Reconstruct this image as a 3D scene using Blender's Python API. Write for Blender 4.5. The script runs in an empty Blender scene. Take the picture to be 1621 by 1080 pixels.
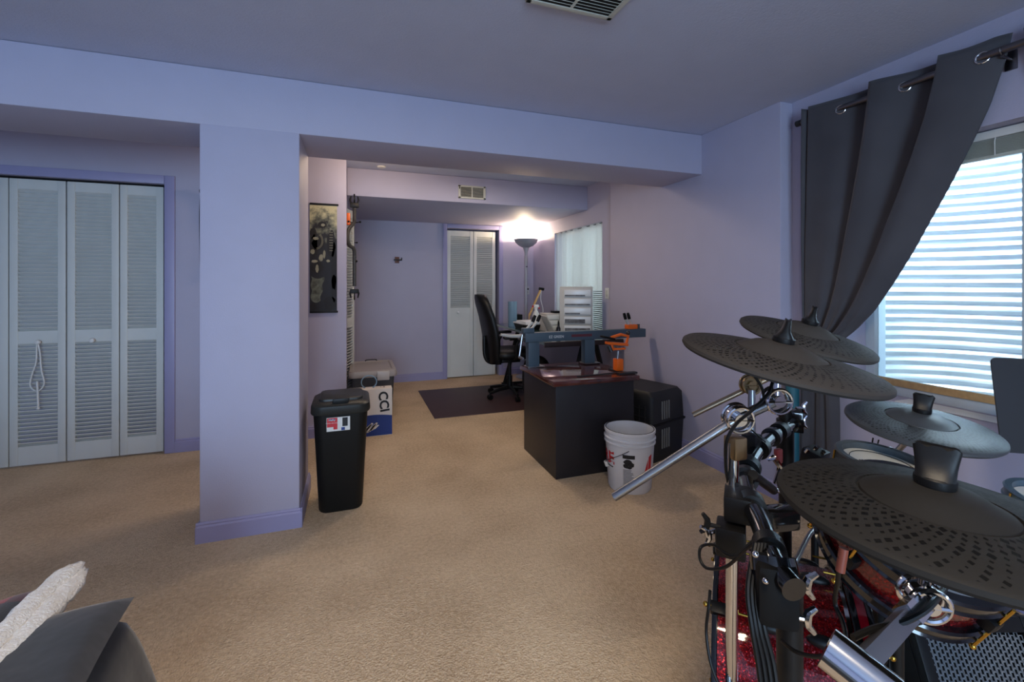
import bpy, bmesh, math, random
from mathutils import Vector as V, Matrix as M
from math import sin, cos, pi, radians, sqrt, atan2
random.seed(7)
S = bpy.context.scene
COL = S.collection
# ------------------------------------------------------------------ camera
EYE, YAW, FPX, HORIZON = 1.28, 0.337, 708.0, 450.0
cd = bpy.data.cameras.new('camera'); cam = bpy.data.objects.new('camera', cd); COL.objects.link(cam)
cam.location = (0, 0, EYE); cam.rotation_euler = (pi/2, 0, -YAW)
cd.sensor_width = 36; cd.lens = FPX/1621*36; cd.shift_y = -(540-HORIZON)/1621; cd.clip_start = .02
S.camera = cam
S.view_settings.view_transform = 'Standard'; S.view_settings.look = 'None'
S.view_settings.gamma = 1; S.view_settings.exposure = 0.30; S.view_settings.use_curve_mapping = False
S.cycles.max_bounces = 8; S.cycles.diffuse_bounces = 5; S.cycles.transparent_max_bounces = 16
S.cycles.sample_clamp_indirect = 4
# ------------------------------------------------------------------ world and lights
w = bpy.data.worlds.new('sky'); S.world = w; w.use_nodes = True
w.node_tree.nodes['Background'].inputs[0].default_value = (.45, .62, 1, 1)
w.node_tree.nodes['Background'].inputs[1].default_value = 1.2
def area(name, loc, direction, sx, sy, power, color, spread=180):
    l = bpy.data.lights.new(name, 'AREA'); l.shape = 'RECTANGLE'; l.size = sx; l.size_y = sy
    l.energy = power; l.color = color; l.spread = radians(spread)
    o = bpy.data.objects.new(name, l); COL.objects.link(o); o.location = loc
    o.rotation_euler = V(direction).to_track_quat('-Z', 'Y').to_euler(); return o
area('daylight_in_near_well', (3.0, 1.05, 2.42), (-.28, 0, -1), 1.0, 1.5, 100, (.70, .88, 1))
area('added_daylight_behind', (2.74, -1.7, 1.35), (-1, .1, -.05), 1.1, 1.15, 70, (.50, .74, 1))  # cool fill added through an unseen window behind the camera
area('added_daylight_rear', (-.9, -3.6, 1.1), (0, 1, 0), 1.7, 1.9, 140, (.50, .74, 1))  # frontal fill added for header and pillar; its rear glass door is made up
area('daylight_far_window', (2.78, 4.68, 1.34), (-1, 0, -.1), 1.1, 1.15, 18, (.78, .92, 1))
def point(name, loc, power, color, r=.04):
    l = bpy.data.lights.new(name, 'POINT'); l.energy = power; l.color = color; l.shadow_soft_size = r
    o = bpy.data.objects.new(name, l); COL.objects.link(o); o.location = loc; return o
point('torchiere_bulb', (2.22, 5.75, 1.90), 19, (1, .76, .50), .03)
area('added_ceiling_panel', (0, -.2, 2.30), (0, 0, -1), .35, .35, 31, (1, .82, .60))  # unseen lamp added to warm and brighten the carpet
area('added_alcove_fill', (1.05, 3.55, 2.31), (0, 0, -1), .22, .22, 9, (1, .80, .58))  # second alcove lamp, unseen, added to brighten the far carpet
point('alcove_ceiling_bulb', (.20, 3.60, 2.22), 9.5, (1, .74, .50), .06)

# ------------------------------------------------------------------ measuring helper: world point seen at pixel (u,v) at forward depth d
def at(u, v, d):
    r = (u-810.5)/FPX
    return V(((sin(YAW)+cos(YAW)*r)*d, (cos(YAW)-sin(YAW)*r)*d, EYE+(HORIZON-v)/FPX*d))
# ------------------------------------------------------------------ materials
def lin(c): return tuple(((x/255)/12.92 if x/255 <= .04045 else ((x/255+.055)/1.055)**2.4) for x in c)
class NT:
    def __init__(s, name):
        s.m = bpy.data.materials.new(name); s.m.use_nodes = True; s.n = s.m.node_tree.nodes; s.l = s.m.node_tree.links
        s.p = s.n['Principled BSDF']; s.out = s.n['Material Output']
    def node(s, t, **k):
        n = s.n.new(t)
        for a, b in k.items():
            if a.startswith('i_'): n.inputs[a[2:].replace('_', ' ')].default_value = b
            elif a.startswith('n_'): n.inputs[int(a[2:])].default_value = b
            else: setattr(n, a, b)
        return n
    def math(s, op, a, b=None):
        n = s.n.new('ShaderNodeMath'); n.operation = op
        for i, x in enumerate((a, b)):
            if x is None: continue
            if isinstance(x, (int, float)): n.inputs[i].default_value = x
            else: s.l.new(x, n.inputs[i])
        return n.outputs[0]
    def coord(s, which='Object'): return s.n.new('ShaderNodeTexCoord').outputs[which]
    def geo(s): return s.n.new('ShaderNodeNewGeometry').outputs['Position']
    def noise(s, scale, detail=3, vec=None, rough=.5):
        n = s.node('ShaderNodeTexNoise', i_Scale=scale, i_Detail=detail, i_Roughness=rough)
        s.l.new(vec if vec else s.geo(), n.inputs['Vector']); return n.outputs['Fac']
    def ramp(s, fac, stops):
        r = s.n.new('ShaderNodeValToRGB'); e = r.color_ramp.elements
        while len(e) < len(stops): e.new(.5)
        for i, (p, c) in enumerate(stops): e[i].position = p; e[i].color = (*c, 1)
        s.l.new(fac, r.inputs[0]); return r.outputs[0]
    def bump(s, h, strength=.3, dist=.01):
        b = s.node('ShaderNodeBump', i_Strength=strength, i_Distance=dist); s.l.new(h, b.inputs['Height'])
        s.l.new(b.outputs[0], s.p.inputs['Normal']); return b
def mat(name, c, rough=.5, metal=0, bump=None, var=0, spec=None, coat=0, vscale=6, emit=None, sheen=0, trans=0, alpha=1):
    t = NT(name); p = t.p; L = lin(c)
    p.inputs['Base Color'].default_value = (*L, 1); p.inputs['Roughness'].default_value = rough
    p.inputs['Metallic'].default_value = metal
    if spec is not None: p.inputs['Specular IOR Level'].default_value = spec
    if coat: p.inputs['Coat Weight'].default_value = coat; p.inputs['Coat Roughness'].default_value = .06
    if sheen: p.inputs['Sheen Weight'].default_value = sheen
    if trans: p.inputs['Transmission Weight'].default_value = trans
    p.inputs['Alpha'].default_value = alpha
    v = var if var else .03
    f = t.noise(vscale, 4)
    col = t.ramp(f, [(.3, tuple(x*(1-v) for x in L)), (.7, tuple(min(1, x*(1+v)) for x in L))])
    t.l.new(col, p.inputs['Base Color'])
    if bump: t.bump(t.noise(bump[0], 2), bump[1], bump[2] if len(bump) > 2 else .002)
    if emit: p.inputs['Emission Color'].default_value = (*lin(emit[0]), 1); p.inputs['Emission Strength'].default_value = emit[1]
    return t.m
WALL = mat('lavender_wall_paint', (174, 171, 192), .62, bump=(140, .35, .0015), var=.015)
CEIL = mat('lavender_ceiling_paint', (186, 191, 212), .8, bump=(110, .6, .002), var=.02)
TRIM = mat('periwinkle_trim_paint', (150, 148, 186), .42, var=.015)
DOORW = mat('white_door_paint', (206, 208, 204), .5, var=.02)
WHITE = mat('white_plastic', (215, 215, 212), .4)
PAPER = mat('paper', (225, 228, 232), .7)
BLACKP = mat('black_plastic', (13, 13, 14), .45, spec=.3, bump=(400, .15, .0005))
TRASHM = mat('black_bin_plastic', (14, 15, 15), .5, spec=.3, bump=(500, .2, .0005))
LIDM = mat('dark_grey_lid_plastic', (34, 36, 35), .42, spec=.4)
GLOSSB = mat('gloss_black', (14, 14, 16), .12, coat=.5)
RUBBER = mat('black_rubber', (10, 10, 11), .65, spec=.2)
CABLE = mat('cable_sheath', (9, 9, 10), .45, spec=.3)
GLASSC = None
CHROME = mat('chrome', (205, 205, 208), .12, 1)
CHROMED = mat('brushed_chrome', (150, 150, 152), .3, 1)
BRASS = mat('brass', (200, 160, 70), .25, 1)
PEWTER = mat('pewter_metal', (120, 118, 122), .3, 1)
SLATE = mat('slate_blue_powder_coat', (62, 78, 90), .45, var=.05)
DESKB = mat('black_laminate', (28, 26, 30), .42, var=.08)
ORANGE = mat('orange_paint', (225, 100, 22), .35)
RODW = mat('aged_chrome_rod', (150, 130, 108), .35, .8)
WOOD = mat('light_wood', (196, 152, 92), .5, var=.15, vscale=30)
TAN = mat('raw_wood_strip', (188, 158, 112), .6, var=.12, vscale=40)
LCHAIR = mat('black_leather', (15, 16, 18), .45, spec=.3, bump=(120, .3, .001))
MATM = mat('brown_chair_mat', (62, 42, 44), .55, var=.06)
BLUEP = mat('pale_blue_plastic', (120, 150, 172), .4)
GREYP = mat('grey_plastic', (182, 180, 174), .45)
REDP = mat('red_print', (190, 28, 40), .45)
BLUEI = mat('blue_print', (16, 48, 120), .5)
BLACKI = mat('black_print', (20, 20, 24), .6)
YELP = mat('yellow_print', (220, 190, 40), .5)
CARD = mat('white_cardboard', (214, 206, 198), .65)
TEAL = mat('teal_surface', (28, 92, 108), .6)
BUCK = mat('white_bucket_plastic', (205, 208, 214), .4)
BUCKIN = mat('grey_bucket_inside', (150, 152, 156), .5)
STEELG = mat('gunmetal', (62, 62, 64), .35, .6)
HEAD = mat('white_mesh_drumhead', (205, 208, 205), .6, bump=(900, .3, .0005))
RIMG = mat('grey_rubber_rim', (70, 78, 84), .5)
DESKGL = mat('green_glass_desktop', (62, 84, 84), .15, coat=.5)
FRAMEW = mat('white_vinyl_frame', (190, 205, 215), .4)
VENTW = mat('vent_white_metal', (190, 190, 178), .45)
DARK = mat('dark_void', (8, 8, 9), .9)
CLEAR = mat('frosted_clear_plastic', (150, 155, 158), .3, trans=.0, alpha=.45)
COPPER = mat('brassy_band', (150, 128, 96), .3, .9)
# carpet
t = NT('beige_carpet'); g = t.geo()
f1 = t.noise(55, 4, g, .7); f2 = t.noise(2.2, 3, g); mx = t.math('ADD', t.math('MULTIPLY', f1, .55), t.math('MULTIPLY', f2, .45))
t.l.new(t.ramp(mx, [(.3, lin((172, 148, 120))), (.55, lin((212, 187, 156))), (.75, lin((228, 205, 174)))]), t.p.inputs['Base Color'])
t.p.inputs['Roughness'].default_value = .95; t.p.inputs['Specular IOR Level'].default_value = .1
vo = t.node('ShaderNodeTexVoronoi', i_Scale=150.0); t.l.new(g, vo.inputs['Vector'])
t.bump(vo.outputs['Distance'], .9, .006); CARPET = t.m
# glossy cherry desktop
t = NT('cherry_veneer'); mp = t.node('ShaderNodeMapping'); t.l.new(t.geo(), mp.inputs[0]); mp.inputs['Scale'].default_value = (3, 40, 3)
t.l.new(t.ramp(t.noise(3, 5, mp.outputs[0]), [(.3, lin((58, 26, 24))), (.7, lin((92, 44, 36)))]), t.p.inputs['Base Color'])
t.p.inputs['Roughness'].default_value = .12; t.p.inputs['Coat Weight'].default_value = .6; CHERRY = t.m
# curtain cloth
t = NT('charcoal_curtain_cloth'); t.p.inputs['Base Color'].default_value = (*lin((62, 61, 67)), 1)
t.p.inputs['Roughness'].default_value = .75; t.p.inputs['Sheen Weight'].default_value = .25
wv = t.noise(900, 1); t.bump(wv, .15, .0005)
t.l.new(t.ramp(t.noise(5, 2), [(.3, lin((58, 57, 63))), (.7, lin((66, 65, 71)))]), t.p.inputs['Base Color']); CURT = t.m
# sheer cloth
t = NT('sheer_white_cloth'); t.n.remove(t.p)
a = t.node('ShaderNodeBsdfTranslucent'); a.inputs[0].default_value = (.8, .8, .78, 1)
b = t.node('ShaderNodeBsdfDiffuse'); b.inputs[0].default_value = (.8, .8, .76, 1)
c = t.node('ShaderNodeBsdfTransparent'); m1 = t.node('ShaderNodeMixShader'); m2 = t.node('ShaderNodeMixShader')
m1.inputs[0].default_value = .5; t.l.new(a.outputs[0], m1.inputs[1]); t.l.new(b.outputs[0], m1.inputs[2])
thr = t.ramp(t.noise(700, 1), [(.35, (.25,)*3), (.65, (.6,)*3)]); t.l.new(thr, m2.inputs[0])
t.l.new(m1.outputs[0], m2.inputs[1]); t.l.new(c.outputs[0], m2.inputs[2]); t.l.new(m2.outputs[0], t.out.inputs[0]); SHEER = t.m
# window glass: see-through with fresnel sheen
t = NT('window_glass'); t.n.remove(t.p); a = t.node('ShaderNodeBsdfTransparent'); a.inputs[0].default_value = (.95, .98, .98, 1)
b = t.node('ShaderNodeBsdfGlossy'); b.inputs['Roughness'].default_value = .02; fr = t.node('ShaderNodeFresnel', i_IOR=1.45)
m1 = t.node('ShaderNodeMixShader'); t.l.new(fr.outputs[0], m1.inputs[0]); t.l.new(a.outputs[0], m1.inputs[1]); t.l.new(b.outputs[0], m1.inputs[2])
t.l.new(m1.outputs[0], t.out.inputs[0]); GLASS = t.m
# galvanised corrugated steel
t = NT('galvanised_steel'); g = t.geo()
mp = t.node('ShaderNodeMapping'); t.l.new(g, mp.inputs[0]); mp.inputs['Scale'].default_value = (2, 2, 30)
t.l.new(t.ramp(t.noise(2.5, 4, mp.outputs[0]), [(.3, (.56, .62, .66)), (.7, (.80, .85, .88))]), t.p.inputs['Base Color'])
t.p.inputs['Metallic'].default_value = .55; t.p.inputs['Roughness'].default_value = .38; GALV = t.m
# red sparkle wrap
t = NT('red_sparkle_wrap'); g = t.geo(); vo = t.node('ShaderNodeTexVoronoi', i_Scale=420.0); t.l.new(g, vo.inputs['Vector'])
t.l.new(t.ramp(vo.outputs['Color'], [(.2, lin((78, 2, 10))), (.6, lin((128, 5, 16))), (.95, lin((220, 34, 34)))]), t.p.inputs['Base Color'])
t.p.inputs['Metallic'].default_value = .75; t.p.inputs['Roughness'].default_value = .32
t.p.inputs['Coat Weight'].default_value = 1; t.p.inputs['Coat Roughness'].default_value = .05
nm = t.node('ShaderNodeVectorMath', operation='MULTIPLY_ADD'); t.l.new(vo.outputs['Color'], nm.inputs[0])
nm.inputs[1].default_value = (.8, .8, .8); nm.inputs[2].default_value = (-.4, -.4, -.4)
ad = t.node('ShaderNodeVectorMath', operation='ADD'); gn = t.n.new('ShaderNodeNewGeometry')
t.l.new(gn.outputs['Normal'], ad.inputs[0]); t.l.new(nm.outputs[0], ad.inputs[1])
no = t.node('ShaderNodeVectorMath', operation='NORMALIZE'); t.l.new(ad.outputs[0], no.inputs[0]); t.l.new(no.outputs[0], t.p.inputs['Normal'])
SPARK = t.m
REDIN = mat('red_hoop_inlay', (130, 8, 24), .2, .3, coat=1)
# cymbal rubber with rings of pits
def cymbal_mat(name, c, K, dr, R):
    t = NT(name); o = t.coord('Object'); sp = t.node('ShaderNodeSeparateXYZ'); t.l.new(o, sp.inputs[0])
    x, y = sp.outputs[0], sp.outputs[1]
    r = t.math('SQRT', t.math('ADD', t.math('MULTIPLY', x, x), t.math('MULTIPLY', y, y)))
    a = t.math('ARCTAN2', y, x); v = t.math('DIVIDE', r, dr); ring = t.math('FLOOR', v)
    u = t.math('ADD', t.math('MULTIPLY', a, K/(2*pi)), t.math('MULTIPLY', ring, .37))
    cb = t.node('ShaderNodeCombineXYZ'); t.l.new(t.math('FLOOR', u), cb.inputs[0]); t.l.new(ring, cb.inputs[1])
    wn = t.node('ShaderNodeTexWhiteNoise'); t.l.new(cb.outputs[0], wn.inputs[0])
    du = t.math('MULTIPLY', t.math('SUBTRACT', t.math('FRACT', u), .5), t.math('MULTIPLY', r, 2*pi/K/.0040))
    dv = t.math('MULTIPLY', t.math('SUBTRACT', t.math('FRACT', v), .5), dr/.0052)
    d = t.math('ADD', t.math('ABSOLUTE', du), t.math('ABSOLUTE', dv))
    lim = t.math('ADD', t.math('MULTIPLY', wn.outputs[0], .8), .35)
    on = t.math('LESS_THAN', d, lim)
    band = t.math('MULTIPLY', t.math('GREATER_THAN', r, R*.45), t.math('LESS_THAN', r, R*.955))
    on = t.math('MULTIPLY', on, band)
    L = lin(c); t.l.new(t.ramp(on, [(0, L), (1, tuple(q*.12 for q in L))]), t.p.inputs['Base Color'])
    t.p.inputs['Roughness'].default_value = .66; t.p.inputs['Specular IOR Level'].default_value = .14; t.bump(t.math('SUBTRACT', 1, on), .8, .002)
    if R < .18 and K > 80: t.p.inputs['Roughness'].default_value = .42; t.p.inputs['Specular IOR Level'].default_value = .5
    return t.m
# buffalo plaid
t = NT('buffalo_plaid'); g = t.coord('Object'); sp = t.node('ShaderNodeSeparateXYZ'); t.l.new(g, sp.inputs[0])
sx = t.math('GREATER_THAN', t.math('SINE', t.math('MULTIPLY', sp.outputs[0], 42)), 0); sy = t.math('GREATER_THAN', t.math('SINE', t.math('MULTIPLY', sp.outputs[1], 42)), 0)
t.l.new(t.ramp(t.math('MULTIPLY', t.math('ADD', sx, sy), .5), [(.1, lin((150, 12, 24))), (.5, lin((70, 10, 16))), (.9, lin((14, 14, 18)))]), t.p.inputs['Base Color'])
t.n['Color Ramp'].color_ramp.interpolation = 'CONSTANT'; t.p.inputs['Roughness'].default_value = .9; t.p.inputs['Sheen Weight'].default_value = .4
e = t.n['Color Ramp'].color_ramp.elements; e[0].position = 0; e[1].position = .3; e[2].position = .8
t.bump(t.noise(300, 2), .3, .002); PLAID = t.m
SHERPA = mat('white_sherpa', (224, 220, 214), .95, bump=(160, 1.0, .006), sheen=.6, var=.08, vscale=60)
QUILT = mat('dark_grey_bedding', (35, 35, 38), .85, bump=(14, .35, .01), sheen=.3)
POSTL = mat('poster_cream_ink', (140, 140, 122), .6, var=.3, vscale=14)
# poster artwork: mottled greys
t = NT('poster_ink'); g = t.geo(); sp = t.node('ShaderNodeSeparateXYZ'); t.l.new(g, sp.inputs[0])
h = t.math('SUBTRACT', t.math('POWER', t.math('MAXIMUM', t.math('MULTIPLY', t.math('SUBTRACT', sp.outputs[2], 1.05), 1.15), 0.0), 2.2), .12)
n1 = t.noise(13, 5, g, .65)
t.l.new(t.ramp(t.math('ADD', h, t.math('MULTIPLY', t.math('SUBTRACT', n1, .5), 1.6)), [(.1, lin((22, 24, 34))), (.38, lin((30, 32, 38))), (.6, lin((110, 114, 100))), (.85, lin((188, 184, 150)))]), t.p.inputs['Base Color'])
t.p.inputs['Roughness'].default_value = .55; POSTER = t.m

# ------------------------------------------------------------------ mesh building
class MB:
    def __init__(s): s.v = []; s.f = []
    def add(s, vs, fs, m=None):
        b = len(s.v)
        for p in vs:
            p = V(p); s.v.append(m @ p if m else p)
        s.f += [tuple(b+i for i in f) for f in fs]; return s
    def box(s, x0, x1, y0, y1, z0, z1, bev=0, m=None, seg=2):
        if bev <= 0:
            vs = [(x, y, z) for z in (z0, z1) for y in (y0, y1) for x in (x0, x1)]
            return s.add(vs, [(0, 2, 3, 1), (4, 5, 7, 6), (0, 1, 5, 4), (2, 6, 7, 3), (0, 4, 6, 2), (1, 3, 7, 5)], m)
        bm = bmesh.new(); bmesh.ops.create_cube(bm, size=1)
        for q in bm.verts: q.co = V(((x0+x1)/2+q.co.x*(x1-x0), (y0+y1)/2+q.co.y*(y1-y0), (z0+z1)/2+q.co.z*(z1-z0)))
        bmesh.ops.bevel(bm, geom=bm.edges[:], offset=bev, segments=seg, affect='EDGES', profile=.6)
        bm.verts.index_update(); s.add([q.co.copy() for q in bm.verts], [[q.index for q in f.verts] for f in bm.faces], m); bm.free(); return s
    def frame(s, d):
        d = V(d).normalized(); a = V((0, 0, 1)) if abs(d.z) < .9 else V((1, 0, 0)); x = d.cross(a).normalized(); return x, d.cross(x), d
    def tube(s, pts, r, n=12, caps=True, closed=False, m=None):
        pts = [V(p) for p in pts]; k = len(pts); rs = r if isinstance(r, (list, tuple)) else [r]*k; vs = []; x = None
        for i, p in enumerate(pts):
            a = pts[(i-1) % k] if (i or closed) else p; b = pts[(i+1) % k] if (i < k-1 or closed) else p
            d = (b-a).normalized()
            if x is None: x, y, _ = s.frame(d)
            else:
                x = (x-d*x.dot(d)).normalized(); y = d.cross(x)
            for j in range(n):
                t = 2*pi*j/n; vs.append(p+(x*cos(t)+y*sin(t))*rs[i])
        fs = [(i*n+j, i*n+(j+1) % n, (i+1)*n+(j+1) % n, (i+1)*n+j) for i in range(k-1) for j in range(n)]
        if closed: fs += [((k-1)*n+j, (k-1)*n+(j+1) % n, (j+1) % n, j) for j in range(n)]
        elif caps: fs += [tuple(range(n))[::-1], tuple((k-1)*n+j for j in range(n))]
        return s.add(vs, fs, m)
    def cyl(s, a, b, r, r2=None, n=20, m=None): return s.tube([a, b], [r, r if r2 is None else r2], n, m=m)
    def lathe(s, prof, n=48, m=None):
        k = len(prof); vs = []; fs = []
        for r, z in prof:
            for j in range(n): t = 2*pi*j/n; vs.append((r*cos(t), r*sin(t), z))
        for i in range(k-1):
            for j in range(n): fs.append((i*n+j, i*n+(j+1) % n, (i+1)*n+(j+1) % n, (i+1)*n+j))
        if prof[0][0] > 1e-5 and False: pass
        if prof[0][0] < .002: fs.append(tuple(range(n))[::-1])
        if prof[-1][0] < .002: fs.append(tuple((k-1)*n+j for j in range(n)))
        return s.add(vs, fs, m)
    def grid(s, fn, nu, nv, m=None, wrap=False):
        vs = [fn(i/nu, j/nv) for j in range(nv+1) for i in range(nu+1)]
        fs = [(j*(nu+1)+i, j*(nu+1)+i+1, (j+1)*(nu+1)+i+1, (j+1)*(nu+1)+i) for j in range(nv) for i in range(nu)]
        return s.add(vs, fs, m)
    def prism(s, poly, h, m=None):   # polygon in xy, from z=0 to z=h
        n = len(poly); vs = [(x, y, 0) for x, y in poly]+[(x, y, h) for x, y in poly]
        return s.add(vs, [tuple(range(n))[::-1], tuple(range(n, 2*n))]+[(i, (i+1) % n, n+(i+1) % n, n+i) for i in range(n)], m)
    def ball(s, c, r, n=16, sc=(1, 1, 1)):
        vs = []; fs = []; k = n//2; c = V(c)
        for i in range(k+1):
            for j in range(n):
                a = pi*i/k; t = 2*pi*j/n; vs.append(c+V((sin(a)*cos(t)*sc[0], sin(a)*sin(t)*sc[1], cos(a)*sc[2]))*r)
        for i in range(k):
            for j in range(n): fs.append((i*n+j, (i+1)*n+j, (i+1)*n+(j+1) % n, i*n+(j+1) % n))
        return s.add(vs, fs)
def WM(o):
    m = M.LocRotScale(o.location, o.rotation_euler, o.scale)
    return (WM(o.parent) @ m) if o.parent else m
def obj(name, mb, material, parent=None, origin=None, smooth=35, local=False, solid=0):
    me = bpy.data.meshes.new(name)
    if parent is not None:
        T = M.Identity(4) if local else WM(parent).inverted(); vs = [T @ p for p in mb.v]
    else:
        o0 = V(origin) if origin is not None else V((0, 0, 0)); vs = [p-o0 for p in mb.v]
    me.from_pydata([tuple(p) for p in vs], [], [tuple(f) for f in mb.f]); me.validate(); me.update()
    bm = bmesh.new(); bm.from_mesh(me); bmesh.ops.recalc_face_normals(bm, faces=bm.faces[:]); bm.to_mesh(me); bm.free()
    if smooth:
        for p in me.polygons: p.use_smooth = True
        me.set_sharp_from_angle(angle=radians(smooth))
    me.materials.append(material)
    o = bpy.data.objects.new(name, me); COL.objects.link(o)
    if parent is not None: o.parent = parent
    elif origin is not None: o.location = origin
    if solid:
        md = o.modifiers.new('Solidify', 'SOLIDIFY'); md.thickness = solid; md.offset = 0
    return o
def thing(name, label, cat, loc, rot=(0, 0, 0), group=None):
    o = bpy.data.objects.new(name, None); COL.objects.link(o); o.location = loc
    o.rotation_euler = rot if not isinstance(rot, (int, float)) else (0, 0, rot); o.empty_display_size = .05
    return tag(o, label, cat, group)
def tag(o, label, cat, group=None):
    o['label'] = label; o['category'] = cat
    if group: o['group'] = group
    return o
def solo(name, mb, material, label, cat, group=None, **k):
    if 'origin' not in k:
        n = len(mb.v); c = sum(mb.v, V())/n; c.z = min(p.z for p in mb.v); k['origin'] = c
    return tag(obj(name, mb, material, **k), label, cat, group)
def struct(name, mb, material, parent=None, **k):
    o = obj(name, mb, material, parent, **k)
    if parent is None: o['kind'] = 'structure'
    return o
def align(loc, n, spin=0):     # matrix taking local +z to n
    q = V(n).to_track_quat('Z', 'Y'); return M.Translation(loc) @ q.to_matrix().to_4x4() @ M.Rotation(spin, 4, 'Z')
def text(s, size, m, ext=.0004, bold=0):
    c = bpy.data.curves.new('lettering', 'FONT'); c.body = s; c.size = size; c.extrude = ext; c.align_x = 'CENTER'; c.align_y = 'CENTER'
    c.resolution_u = 3; c.offset = bold; o = bpy.data.objects.new('tmp', c); COL.objects.link(o)
    dg = bpy.context.evaluated_depsgraph_get(); me = bpy.data.meshes.new_from_object(o.evaluated_get(dg))
    b = MB().add([v.co.copy() for v in me.vertices], [tuple(p.vertices) for p in me.polygons], m)
    bpy.data.objects.remove(o); bpy.data.curves.remove(c); bpy.data.meshes.remove(me); return b
def smoothpath(pts, n=8):
    pts = [V(p) for p in pts]; P = [pts[0]]+pts+[pts[-1]]; out = []
    for i in range(1, len(P)-2):
        a, b, c, d = P[i-1:i+3]
        for k in range(n):
            t = k/n; out.append(.5*((2*b)+(c-a)*t+(2*a-5*b+4*c-d)*t*t+(3*b-a-3*c+d)*t**3))
    out.append(pts[-1]); return out
# matrices for flat marks on vertical faces
def facing_front(x, y, z): return M.Translation((x, y, z)) @ M.Rotation(pi/2, 4, 'X')         # faces -Y
def facing_left(x, y, z): return M.Translation((x, y, z)) @ M.Rotation(-pi/2, 4, 'Z') @ M.Rotation(pi/2, 4, 'X')

# ================================================================== ROOM
CZ = 2.36; HZ = 2.073
struct('floor', MB().box(-3.6, 2.75, -3.4, 6.7, -.1, 0), CARPET)
struct('ceiling', MB().box(-3.6, 2.75, -3.4, 6.7, CZ, CZ+.1), CEIL)
struct('wall_left', MB().box(-3.6, -3.5, -3.4, 4.06, 0, CZ), WALL)
struct('wall_rear', MB().box(-3.6, -1.8, -3.5, -3.4, 0, CZ).box(0, 2.6, -3.5, -3.4, 0, CZ).box(-1.8, 0, -3.5, -3.4, 2.1, CZ), WALL)
struct('window_4_added', MB().box(-1.8, -1.74, -3.48, -3.40, 0, 2.1).box(-.06, 0, -3.48, -3.40, 0, 2.1).box(-.93, -.87, -3.45, -3.41, 0, 2.1).box(-1.8, 0, -3.48, -3.40, 2.04, 2.1).box(-1.8, 0, -3.48, -3.4, 0, .05), TRIM)  # unseen glass door frame added around the rear fill light
struct('wall_header', MB().box(-3.5, 2.44, 2.6, 3.058, HZ, CZ, .012), WALL)
struct('wall_pillar', MB().box(-.730, -.277, 2.6, 3.058, 0, HZ+.01, .014), WALL)
# wall at Y 4.06 with the closet opening
b = MB().box(-3.5, -2.60, 4.06, 4.20, 0, CZ).box(-2.60, -1.355, 4.06, 4.20, 2.035, CZ).box(-1.355, -.073, 4.06, 4.2, 0, CZ, .0)
struct('wall_middle', b, WALL)
struct('wall_closet_interior', MB().box(-2.7, -1.2, 4.6, 4.65, 0, 2.2), WALL)
# side wall of the far alcove with closet opening
b = MB().box(-.2, -.073, 4.2, 4.5, 0, CZ).box(-.2, -.073, 4.5, 5.75, 2.04, CZ).box(-.2, -.073, 5.75, 6.0, 0, CZ)
struct('wall_alcove_side', b, WALL)
struct('wall_side_closet_interior', MB().box(-.8, -.75, 4.3, 6, 0, 2.3), WALL)
# far wall
b = MB().box(-.8, 1.172, 6.0, 6.1, 0, CZ).box(1.172, 1.905, 6, 6.1, 2.04, CZ).box(1.905, 2.6, 6, 6.1, 0, CZ)
struct('wall_far', b, WALL)
struct('wall_far_closet_interior', MB().box(1.0, 2.1, 6.6, 6.65, 0, 2.3).box(1.0, 1.05, 6.1, 6.6, 0, 2.3).box(2.05, 2.1, 6.1, 6.6, 0, 2.3), WALL)
struct('wall_bulkhead', MB().box(-.073, 2.43, 4.40, 6.0, 2.10, CZ, .01), WALL)
# right wall in three steps with window openings, one added for light
def wall_x(x0, x1, ya, yb, opens):
    b = MB(); y = ya
    for (p, q, z0, z1) in opens:
        b.box(x0, x1, y, p, 0, CZ); b.box(x0, x1, p, q, 0, z0); b.box(x0, x1, p, q, z1, CZ); y = q
    return b.box(x0, x1, y, yb, 0, CZ)
WZ0, WZ1 = .712, 1.935
struct('wall_right_near', wall_x(2.46, 2.75, -3.4, 1.965, [(-2.3, -1.1, WZ0, WZ1), (.42, 1.655, WZ0, WZ1)]), WALL)
struct('wall_right_middle', MB().box(2.365, 2.75, 1.965, 3.83, 0, CZ, .008), WALL)
struct('wall_right_far', wall_x(2.43, 2.75, 3.83, 6.0, [(4.09, 5.27, .70, 1.935)]), WALL)
# baseboards
def base(name, segs):
    b = MB()
    for (x0, y0, x1, y1, nx, ny) in segs:   # wall line and outward normal
        d = V((x1-x0, y1-y0, 0)); L = d.length; d.normalize(); n = V((nx, ny, 0))
        prof = [(0, 0), (.014, 0), (.014, .078), (.008, .086), (.010, .092), (.004, .1), (0, .1)]
        vs = []
        for k in (0, L):
            e = -.012 if k == 0 else .012
            for (o, z) in prof: vs.append(V((x0, y0, 0))+d*(k+e*(o > 0))+n*o+V((0, 0, z)))
        m = len(prof); b.add(vs, [tuple(range(m)), tuple(range(m, 2*m))[::-1]]+[(i, i+1, m+i+1, m+i) for i in range(m-1)])
    struct(name, b, TRIM)
base('baseboard_pillar', [(-.730, 2.6, -.277, 2.6, 0, -1), (-.277, 2.6, -.277, 3.058, 1, 0), (-.730, 2.6, -.730, 3.058, -1, 0)])
base('baseboard_right', [(2.365, 1.977, 2.365, 3.82, -1, 0)])
base('baseboard_right_near', [(2.46, -3.3, 2.46, 1.953, -1, 0)])
base('baseboard_right_far', [(2.43, 3.84, 2.43, 5.99, -1, 0)])
base('baseboard_middle', [(-1.285, 4.06, -.085, 4.06, 0, -1)])
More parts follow.
